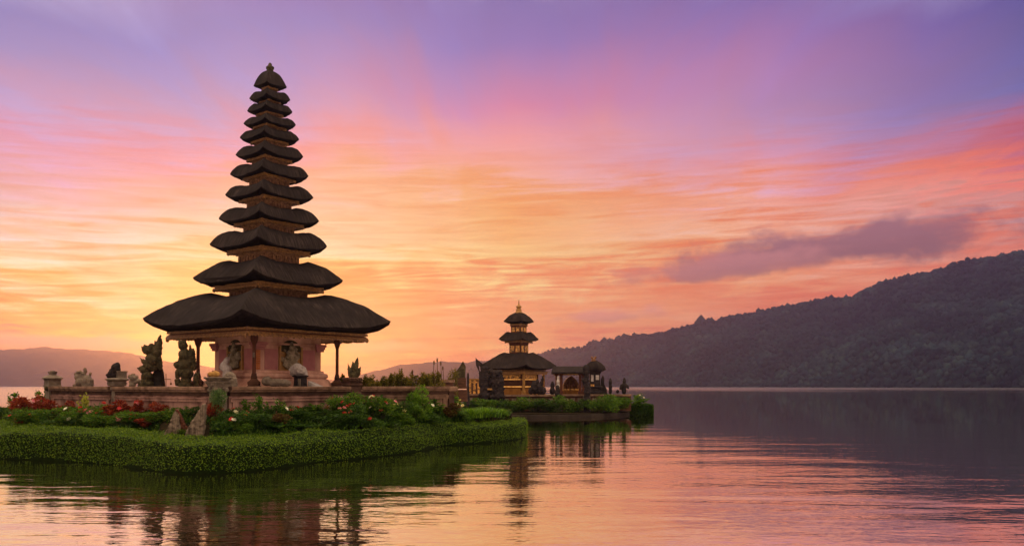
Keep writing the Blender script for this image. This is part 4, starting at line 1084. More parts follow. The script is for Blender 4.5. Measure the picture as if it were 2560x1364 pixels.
# ------------------------------------------------------------------ weathered timber pieces at the hedge
def slab(label, px, Y, pts, thick, z0, mat='deadwood'):
    mb = MB()
    mb.prism([((x - px) * Y / F, EYE - (y - HZ) * Y / F - z0) for x, y in pts], Vector((1, 0, 0)), UP, Vector((0, 1, 0)), thick, Vector((0, 0, 0)))
    o = mb.build('driftwood_slab', mat, None, False, (gx(px, Y), Y, z0))
    roughen(o, 0.028, 0.07, 0.14, 'wear_wood')
    tag(o, label, 'driftwood'); return o
a = slab('pale pointed driftwood slab, tall and leaning right, among plants at the hedge', 492, 27.45, [(466, 1084), (474, 1064), (492, 1038), (506, 1014), (511, 1007), (514, 1012), (514, 1040), (510, 1080), (507, 1100), (466, 1100)], 0.10, 0.72)
b = slab('short grey driftwood slab left of the tall leaning slab', 436, 27.95, [(412, 1085), (424, 1062), (434, 1038), (441, 1026), (446, 1040), (450, 1070), (449, 1100), (412, 1100)], 0.09, 0.72)
b = slab('dark brown driftwood slab wedged between the two pale slabs', 454, 28.2, [(440, 1022), (447, 1024), (456, 1044), (468, 1068), (464, 1100), (444, 1100)], 0.08, 0.72, 'wood')
# ------------------------------------------------------------------ plants
PLANTS = {}
def plant_mesh(kind, seed):
    """leaves and stems for one kind of plant, one metre high and about 0.8 wide"""
    rg = np.random.default_rng(seed); rr = random.Random(seed)
    st = MB()
    if kind in ('fern', 'red', 'dark', 'bright', 'grey'):
        v = ellipsoid_leaves(1500, 0.50, 0.42, 0.52, 0.50, 0.115, 0.034 if kind != 'red' else 0.055, 0.6, 0.35, 8, rg)
        for _ in range(10):
            a = rr.uniform(0, 2 * PI); q = rr.uniform(0.1, 0.35)
            st.tube([(0, 0, 0), (math.cos(a) * q * 0.5, math.sin(a) * q * 0.5, 0.4), (math.cos(a) * q, math.sin(a) * q, rr.uniform(0.6, 0.95))], [0.014, 0.010, 0.004], 5)
    elif kind in ('leafy', 'yellow'):
        parts = []
        for _ in range(9):
            a = rr.uniform(0, 2 * PI); q = rr.uniform(0.08, 0.42); h = rr.uniform(0.6, 1.0)
            tip = Vector((math.cos(a) * q, math.sin(a) * q, h))
            st.tube([(0, 0, 0), (tip.x * 0.35, tip.y * 0.35, h * 0.55), tip], [0.014, 0.010, 0.005], 5)
            n = 34
            t_ = rg.uniform(0.35, 1.0, n)[:, None]
            p = np.array([[tip.x, tip.y, tip.z]]) * t_ + rg.normal(0, 0.03, (n, 3))
            d = rg.normal(0, 1, (n, 3)); d[:, 2] = np.abs(d[:, 2]) * 0.5
            parts.append(leaf_arrays(p, d, 0.15, 0.08, 0.3, rg))
        v = np.vstack(parts)
    elif kind == 'broad':
        parts = []
        vv = []
        for _ in range(26):
            a = rr.uniform(0, 2 * PI); L = rr.uniform(0.5, 1.0); wd = rr.uniform(0.05, 0.085); up = rr.uniform(0.5, 1.15)
            d = Vector((math.cos(a), math.sin(a), 0)); sd = Vector((-d.y, d.x, 0))
            prev = None
            for k in range(6):
                q = k / 5
                c = d * (L * 0.55 * q) + UP * (L * up * (q - 0.42 * q * q * q))
                wq = wd * math.sin(PI * min(1, 0.12 + q * 0.88)) + 0.004
                cur = (c - sd * wq, c + sd * wq)
                if prev: vv += [prev[0], prev[1], cur[1], cur[0]]
                prev = cur
        v = np.array([tuple(q) for q in vv])
    elif kind == 'grass':
        vv = []
        for _ in range(420):
            a = rr.uniform(0, 2 * PI); q0 = abs(rr.gauss(0, 0.22)); L = rr.uniform(0.45, 1.0); ln = rr.uniform(0.05, 0.5)
            b0 = Vector((math.cos(a) * q0, math.sin(a) * q0, 0)); a2 = a + rr.gauss(0, 0.8); d = Vector((math.cos(a2), math.sin(a2), 0)); sd = Vector((-d.y, d.x, 0)) * 0.016
            prev = None
            for k in range(4):
                q = k / 3
                c = b0 + d * (L * ln * q * q) + UP * (L * q * (1 - 0.18 * q))
                cur = (c - sd * (1 - q * 0.85), c + sd * (1 - q * 0.85))
                if prev: vv += [prev[0], prev[1], cur[1], cur[0]]
                prev = cur
        v = np.array([tuple(q) for q in vv])
    elif kind == 'agave':
        vv = []
        for _ in range(30):
            a = rr.uniform(0, 2 * PI); el_ = rr.uniform(0.1, 1.4); d = Vector((math.cos(a) * math.cos(el_), math.sin(a) * math.cos(el_), math.sin(el_))); sd = Vector((-math.sin(a), math.cos(a), 0))
            L = rr.uniform(0.55, 0.9); prev = None
            for k in range(4):
                q = k / 3; c = d * (L * q); wq = 0.11 * math.sin(PI * (0.18 + q * 0.82)) + 0.003
                cur = (c - sd * wq, c + sd * wq)
                if prev: vv += [prev[0], prev[1], cur[1], cur[0]]
                prev = cur
        v = np.array([tuple(q) for q in vv])
    me = raw_mesh('leaves', v, quads(len(v) // 4))
    sm = None
    if st.v:
        sm = bpy.data.meshes.new('stems'); sm.from_pydata(st.v, [], st.f); sm.update(); sm.materials.append(M['stem'])
    return me, sm
LEAFMAT = {'fern': 'fern', 'red': 'redleaf', 'dark': 'darkleaf', 'bright': 'brightleaf', 'grey': 'greyleaf', 'leafy': 'fern', 'yellow': 'yellowleaf', 'broad': 'darkleaf', 'grass': 'brightleaf', 'agave': 'greyleaf'}
def get_plant(kind, var, lm=None):
    key = (kind, var, lm)
    if key not in PLANTS:
        me, sm = plant_mesh(kind, hash(kind) % 1 + 100 * var + len(kind) * 7 + ord(kind[0]) + ord(kind[-1]))
        me.materials.append(M[lm or LEAFMAT[kind]]); PLANTS[key] = (me, sm)
    return PLANTS[key]
BLOSSOM = {}
def blossom_mesh(colour, size):
    key = (colour, size)
    if key not in BLOSSOM:
        mb = MB(); rr = random.Random(3)
        for ring, (n, L, up) in enumerate(((7, 1.0, 0.25), (5, 0.7, 0.6))):
            for i in range(n):
                a = 2 * PI * i / n + ring * 0.4; d = Vector((math.cos(a), math.sin(a), 0)); sd = Vector((-d.y, d.x, 0))
                p1 = d * 0.5 * L + UP * up * 0.5; p2 = d * L + UP * up * 0.8
                mb.add([q * size for q in (Vector((0, 0, 0)), p1 + sd * 0.3, p2, p1 - sd * 0.3)], [(0, 1, 2, 3)])
        me = bpy.data.meshes.new('flower'); me.from_pydata(mb.v, [], mb.f); me.update(); me.materials.append(M[colour]); BLOSSOM[key] = me
    return BLOSSOM[key]
GROUPS = {'fern': 'fine leaved green shrubs in the flower bed', 'red': 'red leaved shrubs in the flower bed', 'dark': 'dark green shrubs in the flower bed', 'bright': 'bright green shrubs in the flower bed', 'leafy': 'leafy stemmed plants in the flower bed', 'broad': 'broad leaved plants in the flower bed', 'grass': 'grass clumps in the flower bed', 'grey': 'grey green bushes', 'yellow': 'yellow plants', 'agave': 'agaves'}
NAMES = {'fern': 'green_shrub', 'red': 'red_leaved_shrub', 'dark': 'dark_shrub', 'bright': 'bright_shrub', 'leafy': 'leafy_plant', 'broad': 'broad_leaved_plant', 'grass': 'grass_clump', 'grey': 'grey_green_bush', 'yellow': 'yellow_leaved_plant', 'agave': 'agave'}
def plant(kind, px, ytop, off, wpx, label, flowers=None, nfl=0, Y=None, z0=0.70, lm=None, var=None, fsize=0.10, bed=True):
    Y = Y if Y is not None else inner_Y(px) + off
    if bed: z0 = bed_z(px, Y) - 0.03
    if kind == 'red' and bed: ytop -= 9
    h = max(0.40 if px != 452 else 0.2, EYE - (ytop - HZ) * Y / F - z0)
    wd = wpx * Y / F
    var = var if var is not None else random.randrange(3)
    me, sm = get_plant(kind, var, lm)
    root = thing(NAMES[kind], label, 'plant', (gx(px, Y), Y, z0), random.uniform(0, 2 * PI), GROUPS[kind])
    sc = Vector((wd / 0.85, wd / 0.85, h / 0.97))
    o = bpy.data.objects.new('leaves', me); col.objects.link(o); o.parent = root; o.scale = sc
    if sm:
        o = bpy.data.objects.new('stems', sm); col.objects.link(o); o.parent = root; o.scale = sc
    if flowers:
        rr = random.Random(int(px * 7 + ytop))
        for i in range(nfl):
            a = rr.uniform(0, 2 * PI); q = rr.uniform(0.15, 0.48) * wd
            f = bpy.data.objects.new('flower', blossom_mesh(flowers if isinstance(flowers, str) else rr.choice(flowers), fsize)); col.objects.link(f); f.parent = root
            zz = rr.uniform(0.45, 1.0)
            f.location = (math.cos(a) * q, math.sin(a) * q, h * zz)
            f.rotation_euler = (rr.uniform(-0.9, 0.9), rr.uniform(-0.9, 0.9), rr.uniform(0, 6))
    return root
BED = [
 ('leafy', 35, 984, 0.9, 44, 'spindly leafy plant silhouetted on the water at the far left end'),
 ('leafy', 96, 980, 2.6, 40, 'tall leafy plant just left of the leftmost pillar'),
 ('red', 58, 1004, 0.8, 66, 'red leaved shrub at the far left end of the bed'),
 ('red', 112, 1002, 2.0, 60, 'red leaved shrub at the foot of the leftmost pillar', 'pp', 3),
 ('fern', 70, 1026, 0.5, 84, 'low green shrub in front of the leftmost red shrub', ['pr', 'pp'], 6),
 ('fern', 130, 1024, 0.8, 88, 'green shrub below the leftmost pillar, at the hedge'),
 ('red', 162, 1016, 1.6, 46, 'small orange red shrub below the left wall panel'),
 ('fern', 190, 1020, 1.0, 90, 'green shrub under the yellow leaved plant', ['pr','pw'], 4),
 ('yellow', 212, 984, 2.3, 34, 'yellow green leafy plant standing before the left wall panel'),
 ('fern', 242, 1016, 1.1, 86, 'rounded green shrub left of the thin wall pillar', ['pr', 'pp'], 6),
 ('red', 282, 1014, 1.2, 62, 'deep red shrub at the foot of the second pillar', 'pr', 5),
 ('fern', 252, 1040, 0.5, 70, 'low green shrub at the hedge below the deep red shrub'),
 ('fern', 306, 1032, 0.7, 86, 'green shrub right of the deep red shrub', ['pr', 'pp'], 6),
 ('red', 343, 1012, 1.3, 44, 'red shrub with loose tips before the stained wall', ['pr','pp'], 6),
 ('fern', 350, 1032, 0.7, 84, 'green shrub before the stained wall', ['pr','pp'], 5),
 ('red', 398, 1016, 1.4, 44, 'red shrub above and left of the driftwood'),
 ('fern', 396, 1030, 0.9, 70, 'green shrub touching the driftwood on its left'),
 ('red', 372, 1050, 0.5, 60, 'low dark red shrub at the hedge left of the driftwood'),
 ('dark', 160, 1046, 0.35, 90, 'low dark shrub along the hedge at the left'),
 ('dark', 330, 1050, 0.35, 80, 'low dark shrub along the hedge below the stained wall'),
 ('fern', 452, 1074, 0.25, 40, 'small green tuft at the foot of the driftwood'),
 ('grey', 548, 978, 1.5, 46, 'tall grey green bush against the corner pillar'),
 ('red', 534, 1016, 1.3, 34, 'red shrub between the driftwood and the corner pillar'),
 ('dark', 588, 1030, 0.8, 84, 'dark shrub at the right foot of the corner pillar', ['pr','pw'], 4),
 ('broad', 560, 1046, 0.4, 70, 'broad leaved plant with arching leaves right of the driftwood'),
 ('leafy', 652, 988, 1.6, 44, 'tall green leafy plant before the wall under the shrine column'),
 ('dark', 640, 1034, 0.8, 80, 'dark shrub beneath the tall green leafy plant'),
 ('broad', 690, 1040, 0.5, 80, 'broad leaved plant at the hedge below the white flower'),
 ('leafy', 704, 1000, 1.4, 40, 'leafy plant with white flowers on tall stems', 'pw', 3),
 ('dark', 745, 1016, 1.3, 70, 'dark bush with one red bloom before the wall', 'pr', 2),
 ('broad', 742, 1044, 0.5, 80, 'broad dark leaved plant below the red bloom'),
 ('agave', 800, 1052, 0.5, 44, 'rounded grey green agave at the hedge'),
 ('leafy', 790, 1008, 1.6, 54, 'leafy plant left of the bush of red flowers'),
 ('dark', 800, 1030, 1.1, 80, 'dark shrub behind the agave'),
 ('fern', 846, 996, 1.9, 76, 'flowering bush with red blooms left of the dark carved pillar', 'pr', 7),
 ('fern', 896, 988, 2.2, 80, 'flowering bush with red and pink blooms hiding the dark carved pillar', ['pr', 'pr', 'pp'], 7),
 ('dark', 856, 1034, 0.8, 84, 'dark shrub at the hedge below the red flowers'),
 ('dark', 912, 1038, 0.7, 84, 'dark shrub at the hedge below the dark carved pillar', 'pr', 2),
 ('leafy', 930, 990, 2.0, 60, 'leafy plant with small white flowers right of the dark carved pillar', 'pw', 4),
 ('fern', 958, 1000, 1.6, 76, 'flowering bush with pink blooms below the right wall', ['pp', 'pr'], 6),
 ('broad', 964, 1046, 0.5, 64, 'broad leaved plant at the hedge below the pink blooms'),
 ('dark', 1000, 1006, 1.7, 70, 'bush with cream flowers left of the tall bright bush', 'py', 5),
 ('fern', 1008, 1036, 0.8, 76, 'green shrub at the hedge below the cream flowers'),
 ('bright', 1056, 976, 1.2, 60, 'tall rounded bright green bush before the end of the right wall'),
 ('fern', 1040, 1014, 0.8, 70, 'green shrub below the tall bright bush', 'pr', 1),
 ('leafy', 1096, 1000, 0.9, 60, 'leafy plant right of the tall bright bush', 'pw', 2),
 ('dark', 1076, 1032, 0.35, 70, 'dark shrub at the hedge right of the bright bush'),
 ('leafy', 1140, 992, 1.2, 60, 'leafy bush with round cream flowers beside the wall end post', 'py', 7),
 ('red', 1122, 1020, 0.6, 60, 'brownish red shrub below the cream flowered bush', None, 0, None, 0.70, 'darkred'),
 ('grass', 1176, 1012, 0.5, 64, 'bright grass clump left of two others at the hedge end'),
 ('grass', 1214, 1010, 0.6, 64, 'bright grass clump in the middle of the hedge end'),
 ('grass', 1248, 1016, 0.9, 44, 'small bright grass clump last before the hedge tip'),
 ('fern', 1150, 1036, 0.3, 60, 'green shrub low between cream flowers and grass'),
 ('red', 316, 1018, 1.9, 40, 'small red shrub against the wall right of the second pillar'),
 ('fern', 430, 1034, 1.6, 60, 'green shrub at the wall foot behind the driftwood'), ('dark', 490, 1036, 1.9, 60, 'dark shrub at the wall foot between tall driftwood and corner pillar'),
 ('dark', 612, 1022, 1.7, 70, 'dark shrub against the wall right of the corner pillar', 'pr', 2), ('dark', 680, 1020, 1.9, 70, 'dark shrub against the wall under the white flowers', 'pp', 2),
 ('dark', 770, 1018, 2.1, 70, 'dark shrub against the wall right of the red bloom', 'pr', 3), ('fern', 600, 1052, 0.4, 60, 'low green shrub at the hedge right of the broad leaved plant'),
 ('leafy', 616, 1000, 1.9, 30, 'thin leafy stem against the wall right of the corner pillar'), ('red', 700, 1048, 0.9, 44, 'reddish shrub low under the white flowers', None, 0, None, 0.70, 'darkred'),
 ('dark', 884, 1012, 1.4, 80, 'dark flowering shrub in front of the dark carved pillar', ['pr', 'pp'], 5), ('red', 220, 1030, 1.5, 44, 'dull red shrub under the yellow leaved plant', 'pr', 3), ('leafy', 470, 1020, 2.1, 26, 'thin leafy stem between the driftwood slabs and the wall'),
]
for b in BED:
    kind, px, yt, off, wpx, lab = b[:6]
    plant(kind, px, yt, off, wpx, lab, *(b[6:] if len(b) > 6 else ()))

# back-lit small trees and bushes behind the right wall
TREES = [(910, 940, 20, 40.5, 'round backlit bush just right of the flame statue'), (937, 950, 26, 41, 'low backlit bush, second right of the flame statue'), (855, 940, 12, 40, 'wispy bush between the shrine post and flame statue'),
         (974, 937, 18, 43, 'narrow backlit bush beyond the right wall'), (1003, 923, 36, 44, 'largest backlit tree beyond the right wall, with twin tops'), (1031, 944, 22, 43, 'low bush right of the twin topped tree'),
         (1053, 928, 44, 45, 'broad backlit tree beyond the right wall'), (1084, 928, 30, 46, 'backlit tree by the bamboo poles'), (1134, 916, 20, 62, 'leafy tree top beside the split gate wing'), (1119, 934, 18, 60, 'dark round bush left of the split gate wing'),
         (924, 934, 26, 44, 'dark tall bush between flame statue and narrow bush'), (955, 942, 26, 42.5, 'low bush between two taller backlit bushes'), (988, 934, 24, 45, 'slim bush left of the twin topped tree'), (1018, 932, 26, 46, 'upright bush right of the twin topped tree'), (1068, 936, 28, 43.5, 'low wide bush in front of the bamboo poles'), (1098, 940, 26, 48, 'small bush right of the bamboo poles')]
def make_trees():
    for i, (px, yt, wpx, Y, lab) in enumerate(TREES):
        z0 = FLOOR if Y < 47 else 1.2
        h = EYE - (yt - HZ) * Y / F - z0; wd = wpx * Y / F
        root = thing('small_tree', lab, 'tree', (gx(px, Y), Y, z0), 0, 'small trees beyond the court wall')
        rg = np.random.default_rng(300 + i)
        parts = []
        nl = max(2, int(wpx / 11))
        for k in range(nl):
            cx = (k + 0.5) / nl * wd - wd / 2 if nl > 1 else 0
            hh = h * rg.uniform(0.75, 1.0) if k != nl // 2 else h
            v = ellipsoid_leaves(420, wd / nl * 0.75, wd / nl * 0.7, hh * 0.42, hh * 0.56, 0.12, 0.05, 0.6, 0.3, 6, rg)
            v[:, 0] += cx; parts.append(v)
        v = np.vstack(parts)
        link_mesh('crown', raw_mesh('crown', v, quads(len(v) // 4)), 'treeleaf', root)
        mb = MB(); mb.tube([(0, 0, 0), (0.02, 0, h * 0.4), (0, 0.02, h * 0.8)], [0.05, 0.04, 0.015], 7)
        for k in range(4):
            a = k * 1.7; mb.tube([(0, 0, h * 0.3), (math.cos(a) * wd * 0.25, math.sin(a) * wd * 0.25, h * 0.6)], [0.025, 0.01], 5)
        mb.build('trunk', 'bamboo', root)
make_trees()
for px, y0, lean, Y, lab in ((1085, 901, 6, 50, 'bamboo pole with a tuft, left of the tallest pole'), (1093, 895, -3, 51, 'tallest bamboo pole beyond the right wall'), (1102, 903, -6, 52, 'bamboo pole right of the tallest pole'), (1107, 915, -8, 53, 'short leaning bamboo pole beside the gate'), (1031, 924, 0, 46, 'short bare pole among the backlit trees')):
    z0 = FLOOR if Y < 47 else 0.8
    h = EYE - (y0 - HZ) * Y / F - z0
    root = thing('bamboo_pole', lab, 'pole', (gx(px, Y), Y, z0), 0, 'bamboo poles beyond the wall')
    mb = MB(); L = -lean * Y / F
    mb.tube([(L, 0, 0), (L * 0.4, 0, h * 0.5), (0, 0, h)], [0.035, 0.03, 0.015], 6); mb.build('stalk', 'bamboo', root)
    mb = MB(); mb.ell((0, 0, h - 0.12), (0.05, 0.05, 0.14), 8); mb.build('tuft', 'bamboo', root)

# ------------------------------------------------------------------ second island
G2 = 0.75
def island_two():
    # plan of the far island: kerb along the water, soil inside
    edge = [(1000, 1042), (1150, 1043), (1270, 1043.5), (1380, 1044), (1480, 1042), (1560, 1037.5), (1592, 1033.5)]
    pts = []
    for px, py in edge:
        Y = EYE * F / (py - HZ); pts.append((gx(px, Y), Y))
    pts = [tuple(p) for p in cat(pts, 8)]
    back = [(11.3, 80), (9, 92), (-14, 92), (-18, 76)]
    poly = pts + back
    def slab_(name, poly, z0, z1, mat):
        bm = bmesh.new(); vs = [bm.verts.new((x, y, z1)) for x, y in poly]; f = bm.faces.new(vs)
        ex = bmesh.ops.extrude_face_region(bm, geom=[f]); bmesh.ops.translate(bm, verts=[e for e in ex['geom'] if isinstance(e, bmesh.types.BMVert)], vec=(0, 0, z0 - z1))
        bmesh.ops.triangulate(bm, faces=bm.faces[:]); bmesh.ops.recalc_face_normals(bm, faces=bm.faces)
        me = bpy.data.meshes.new(name); bm.to_mesh(me); bm.free()
        return structure(link_mesh(name, me, mat))
    ctr = Vector((sum(p[0] for p in poly) / len(poly), sum(p[1] for p in poly) / len(poly), 0))
    inner = [((p[0] - ctr.x) * 0.97 + ctr.x, (p[1] - ctr.y) * 0.97 + ctr.y) for p in poly]
    slab_('ground', inner, -0.5, 0.32, 'earth')
    # kerb ring along the water
    mb = MB(); n = len(pts)
    vs, fs = [], []
    for x, y in pts:
        d = (ctr - Vector((x, y, 0))).normalized()
        for o_, z in ((0, -0.5), (0, 0.20), (0.03, 0.24), (0.55, 0.24), (0.55, -0.5)):
            vs.append((x + d.x * o_, y + d.y * o_, z))
    for i in range(n - 1):
        for j in range(4): fs.append((i * 5 + j, (i + 1) * 5 + j, (i + 1) * 5 + j + 1, i * 5 + j + 1))
    fs.append((0, 1, 2, 3, 4)); fs.append(tuple((n - 1) * 5 + j for j in (4, 3, 2, 1, 0)))
    mb.add(vs, fs); structure(mb.build('kerb', 'kerb'))
    # terrace the shrines stand on
    mb = MB(); a, b = gx(1170, 71.5), gx(1574, 71.5)
    mb.box(((a + b) / 2, 78.0, 1.0), ((b - a) / 2, 6.2, 0.66)); structure(mb.build('terrace', 'paving'))
island_two()
TER = 1.66
def wall_two(px0, px1, ytop, label):
    Y = 71.4; a, b = gx(px0, Y), gx(px1, Y); zt = EYE - (ytop - HZ) * Y / F
    root = thing('terrace_wall', label, 'wall', ((a + b) / 2, Y, 0.4), 0, 'dark brick walls of the far island')
    L = (b - a) / 2
    mb = MB(); mb.box((0, 0, (zt - 0.4) / 2 - 0.09), (L, 0.2, (zt - 0.4) / 2 - 0.09)); fb = mb.build('brick_face', 'brick', root)
    mb = MB()
    for i in range(max(3, int(L * 2 / 0.55))):
        u = -L + (i + 0.5) * 2 * L / max(3, int(L * 2 / 0.55))
        mb.box((u, -0.205, zt - 0.4 - 0.48), (0.17, 0.02, 0.13))
    mb.build('stone_inset', 'stone', fb)
    mb = MB(); mb.box((0, 0, zt - 0.4 - 0.10), (L + 0.03, 0.3, 0.075)); mb.build('coping', 'coping', root)
wall_two(1166, 1230, 983, 'brick terrace wall left of the dark gate tower on the far island')
wall_two(1257, 1386, 985, 'brick terrace wall below the lit small pagoda on the far island')
wall_two(1406, 1457, 984, 'short brick terrace wall under the arched shrine')
wall_two(1477, 1577, 984, 'brick terrace wall at the right end, under two small statues')

def second_pagoda():
    Y = 76.0; s = Y / F; c = Vector((gx(1297, Y), Y, EYE))
    root = thing('pagoda', 'small tiered pagoda with gold walls and dark roofs on the far island', 'pagoda', c, R(10.5))
    #        R, tip, box_r, zb, zt, sh_r, sh_z, body_r, p, lift, body bottom
    tier(root, s, 97, 50, 70, 31, 39.5, 37, 83, 24, 1.12, 0.085, None, seed=31)
    tier(root, s, 51, 116, 36, 106, 112, 29, 134, 24, 1.25, 0.10, 80, seed=32, bodymat='wood', panel='lit')
    tier(root, s, 39, 160, 23, 149, 154, 8, 182, 20, 1.55, 0.05, 132, seed=33, apex=True, bodymat='wood', panel='lit')
    mb = MB()
    mb.lathe((0, 0, 0), [(q * s, z * s) for q, z in ((9.5, 179), (9.5, 182), (7.5, 185), (7, 190), (4.5, 193), (7, 195), (7, 198), (3, 200), (2, 203), (1.2, 208), (0.4, 214))], 10)
    mb.build('finial', 'gold', root)
    zf = TER - EYE
    # open room: four posts, a gold back wall with shelf and lamp strip
    for k in range(4):
        cc = Vector((math.cos(k * PI / 2), math.sin(k * PI / 2), 0)) * 2.25
        mb = MB(); mb.square(cc, [(0.16, zf), (0.16, zf + 0.35), (0.10, zf + 0.4), (0.10, 0.95), (0.16, 1.05), (0.16, 1.25)]); mb.build('post', 'gold', root)
    mb = MB(); r = 1.75
    mb.sq([(r, zf + 0.02, zf + 0.02, 1), (r, zf + 0.62, zf + 0.62, 1), (r * 1.06, zf + 0.64, zf + 0.64, 1), (r * 1.06, zf + 0.70, zf + 0.70, 1), (r * 0.96, zf + 0.72, zf + 0.72, 1), (r * 0.96, 1.3, 1.3, 1)], 1)
    room = mb.build('shrine_room', 'ochre', root)
    for k in (2, 3):
        nrm, tg = face_axes(k); ap = r / math.sqrt(2)
        mb = MB(); mb.obox(nrm * (ap + 0.04) + UP * (zf + 0.74), tg, nrm, UP, (ap * 0.95, 0.05, 0.035)); mb.obox(nrm * (ap + 0.0) + UP * 0.53, tg, nrm, UP, (ap * 0.95, 0.06, 0.03)); mb.build('lamp_strip', 'lamp', room)
        mb = MB(); mb.obox(nrm * (ap - 0.03) + UP * 0.76, tg, nrm, UP, (ap * 0.86, 0.03, 0.16)); mb.build('carved_panel', 'lit', room)
        mb = MB(); mb.obox(nrm * (ap - 0.02) + UP * 0.22, tg, nrm, UP, (ap * 0.80, 0.01, 0.24)); mb.build('dark_panel', 'brick', room)
        mb = MB()
        for sg in (-1, 1): mb.obox(nrm * (ap + 0.02) + tg * (sg * ap * 0.9) + UP * 0.35, tg, nrm, UP, (0.06, 0.05, 0.75))
        mb.build('pilaster', 'wood', room)
    mb = MB(); mb.sq([(2.6, 0.98, 0.98, 1), (2.6, 1.14, 1.14, 1), (2.7, 1.16, 1.16, 1), (2.7, 1.24, 1.24, 1), (2.2, 1.3, 1.3, 1)], 1); mb.build('beam', 'gold', root)
second_pagoda()

def gate_two():
    # dark carved gate tower at the left, with a winged crest
    Y = 71.0; s = Y / F
    def Z(py): return EYE - (py - HZ) * s
    for (px, hw, top, lab, wing, base_y) in ((1211, 11, 915, 'dark stone gate tower with a wing shaped crest left of the small pagoda', True, 1034), (1244, 14, 925, 'dark rough carved gate tower before the small pagoda', False, 1034)):
        z0 = 0.42; root = thing('gate_tower', lab, 'gate', (gx(px, Y), Y, z0), 0, 'dark gate towers of the far island')
        w_ = hw * s; H = Z(top) - z0
        mb = MB(); mb.square((0, 0, 0), [(w_ * 1.25, 0), (w_ * 1.25, H * 0.16), (w_ * 1.1, H * 0.18), (w_ * 1.1, H * 0.30), (w_ * 1.3, H * 0.32), (w_ * 1.3, H * 0.36), (w_ * 0.95, H * 0.40), (w_ * 0.9, H * 0.66), (w_ * 1.1, H * 0.70), (w_ * 1.1, H * 0.75), (w_ * 0.85, H * 0.78), (w_ * 0.8, H * 0.93), (w_ * 0.95, H * 0.95), (w_ * 0.6, H)])
        rg = random.Random(px)
        for i in range(60):
            a = rg.uniform(0, 2 * PI); zz = rg.uniform(0.1, 0.95) * H
            mb.ell((math.cos(a) * w_ * 1.1, math.sin(a) * w_ * 1.1, zz), (0.10, 0.10, rg.uniform(0.08, 0.2)), 7)
        o = mb.build('tower_body', 'lava', root); roughen(o, 0.06, 0.12, 0.2, 'wear_20')
        if wing:
            mb = MB()
            mb.prism([((x - px) * s, Z(y) - z0) for x, y in ((1199, 925), (1203, 940), (1190, 912), (1189, 893), (1192, 897), (1206, 908), (1212, 915), (1216, 930), (1206, 925), (1197, 912))], Vector((1, 0, 0)), UP, Vector((0, 1, 0)), 0.16, Vector((0, 0, 0)))
            mb.build('wing_crest', 'lava', root)
            mb = MB(); mb.box((0.6, -0.36, Z(972) - z0), (0.34, 0.05, 0.07)); mb.build('gilded_ledge', 'gold', root)
    # dark building mass behind the towers
    root = thing('stone_kiosk', 'dark blank stone kiosk between the gate towers on the far island', 'kiosk', (gx(1226, 73), 73, TER))
    mb = MB(); q = 73 / F; mb.box((0, 0, 0.75), (15 * q, 0.6, 0.75)); mb.build('kiosk_wall', 'lava', root)
    mb = MB(); mb.square((0, 0, 0), [(15.5 * q, 1.5), (17 * q, 1.6), (13 * q, 2.05), (4 * q, 2.3)]); mb.build('kiosk_roof', 'thatch', root)
    # split gate wing
    Yw = 63.0; s = Yw / F; z0 = 0.6
    def Zw(py): return EYE - (py - HZ) * s - z0
    root = thing('split_gate', 'tall curved half of a split stone gate left of the small pagoda', 'gate', (gx(1148, Yw), Yw, z0))
    mb = MB(); mb.prism([((x - 1148) * s, Zw(y)) for x, y in ((1133, 945), (1134, 932), (1142, 926), (1150, 916), (1155, 907), (1158, 903), (1162, 911), (1164, 915), (1163, 930), (1163, 945))], Vector((1, 0, 0)), UP, Vector((0, 1, 0)), 0.32, Vector((0, 0, 0)))
    o = mb.build('wing', 'moss', root)
    mb = MB(); mb.box((0, 0, Zw(955)), (17 * s, 0.42, 11 * s)); mb.box((0, 0, Zw(968)), (19 * s, 0.5, 3 * s)); mb.box((0, 0, Zw(985) - 0.1), (20 * s, 0.5, 15 * s)); mb.build('base', 'brick', root)
    for i_, (px, py0, lab) in enumerate([(1118, 948, 'low dark stone altar left of the split gate')]):
        rt = thing('stone_altar', lab, 'altar', (gx(px, 60), 60, 0.6))
        q = 60 / F; zt = EYE - (py0 - HZ) * q - 0.6
        mb = MB(); mb.box((0, 0, zt / 2 - 0.1), (15 * q, 0.4, zt / 2 - 0.1)); mb.build('altar_body', 'brick', rt)
        mb = MB(); mb.box((0, 0, zt - 0.1), (18 * q, 0.5, 0.1)); mb.build('altar_slab', 'coping', rt)
    sculpt('stone_post', 'thin dark pointed stone post right of the split gate', 'post', 1170, 985, 66.0, [(1170, 950, 3.5, 22, 0), (1170, 972, 4, 16, 0), (1170, 985, 4.5, 14, 0), (1170, 1000, 5, 18, 0)], 'lava', wear=0.03, voxel=0.06, depth=1.0)
    # small ochre gatehouse behind
    Yg = 84; s = Yg / F
    root = thing('gatehouse', 'small orange ochre gatehouse with dark doors between split gate and gate tower', 'gatehouse', (gx(1186, Yg), Yg, 1.0))
    H = EYE - (946 - HZ) * s - 1.0
    mb = MB(); mb.box((0, 0, H / 2 - 0.06), (16 * s, 0.5, H / 2 - 0.06)); mb.build('wall', 'lit', root)
    mb = MB(); mb.box((0, 0, H - 0.06), (18 * s, 0.65, 0.07)); mb.build('roof', 'gold', root)
    for dx_ in (-5, 6):
        mb = MB(); mb.box((dx_ * s, -0.51, H * 0.45), (2.2 * s, 0.03, H * 0.36)); mb.build('door', 'brick', root)
gate_two()

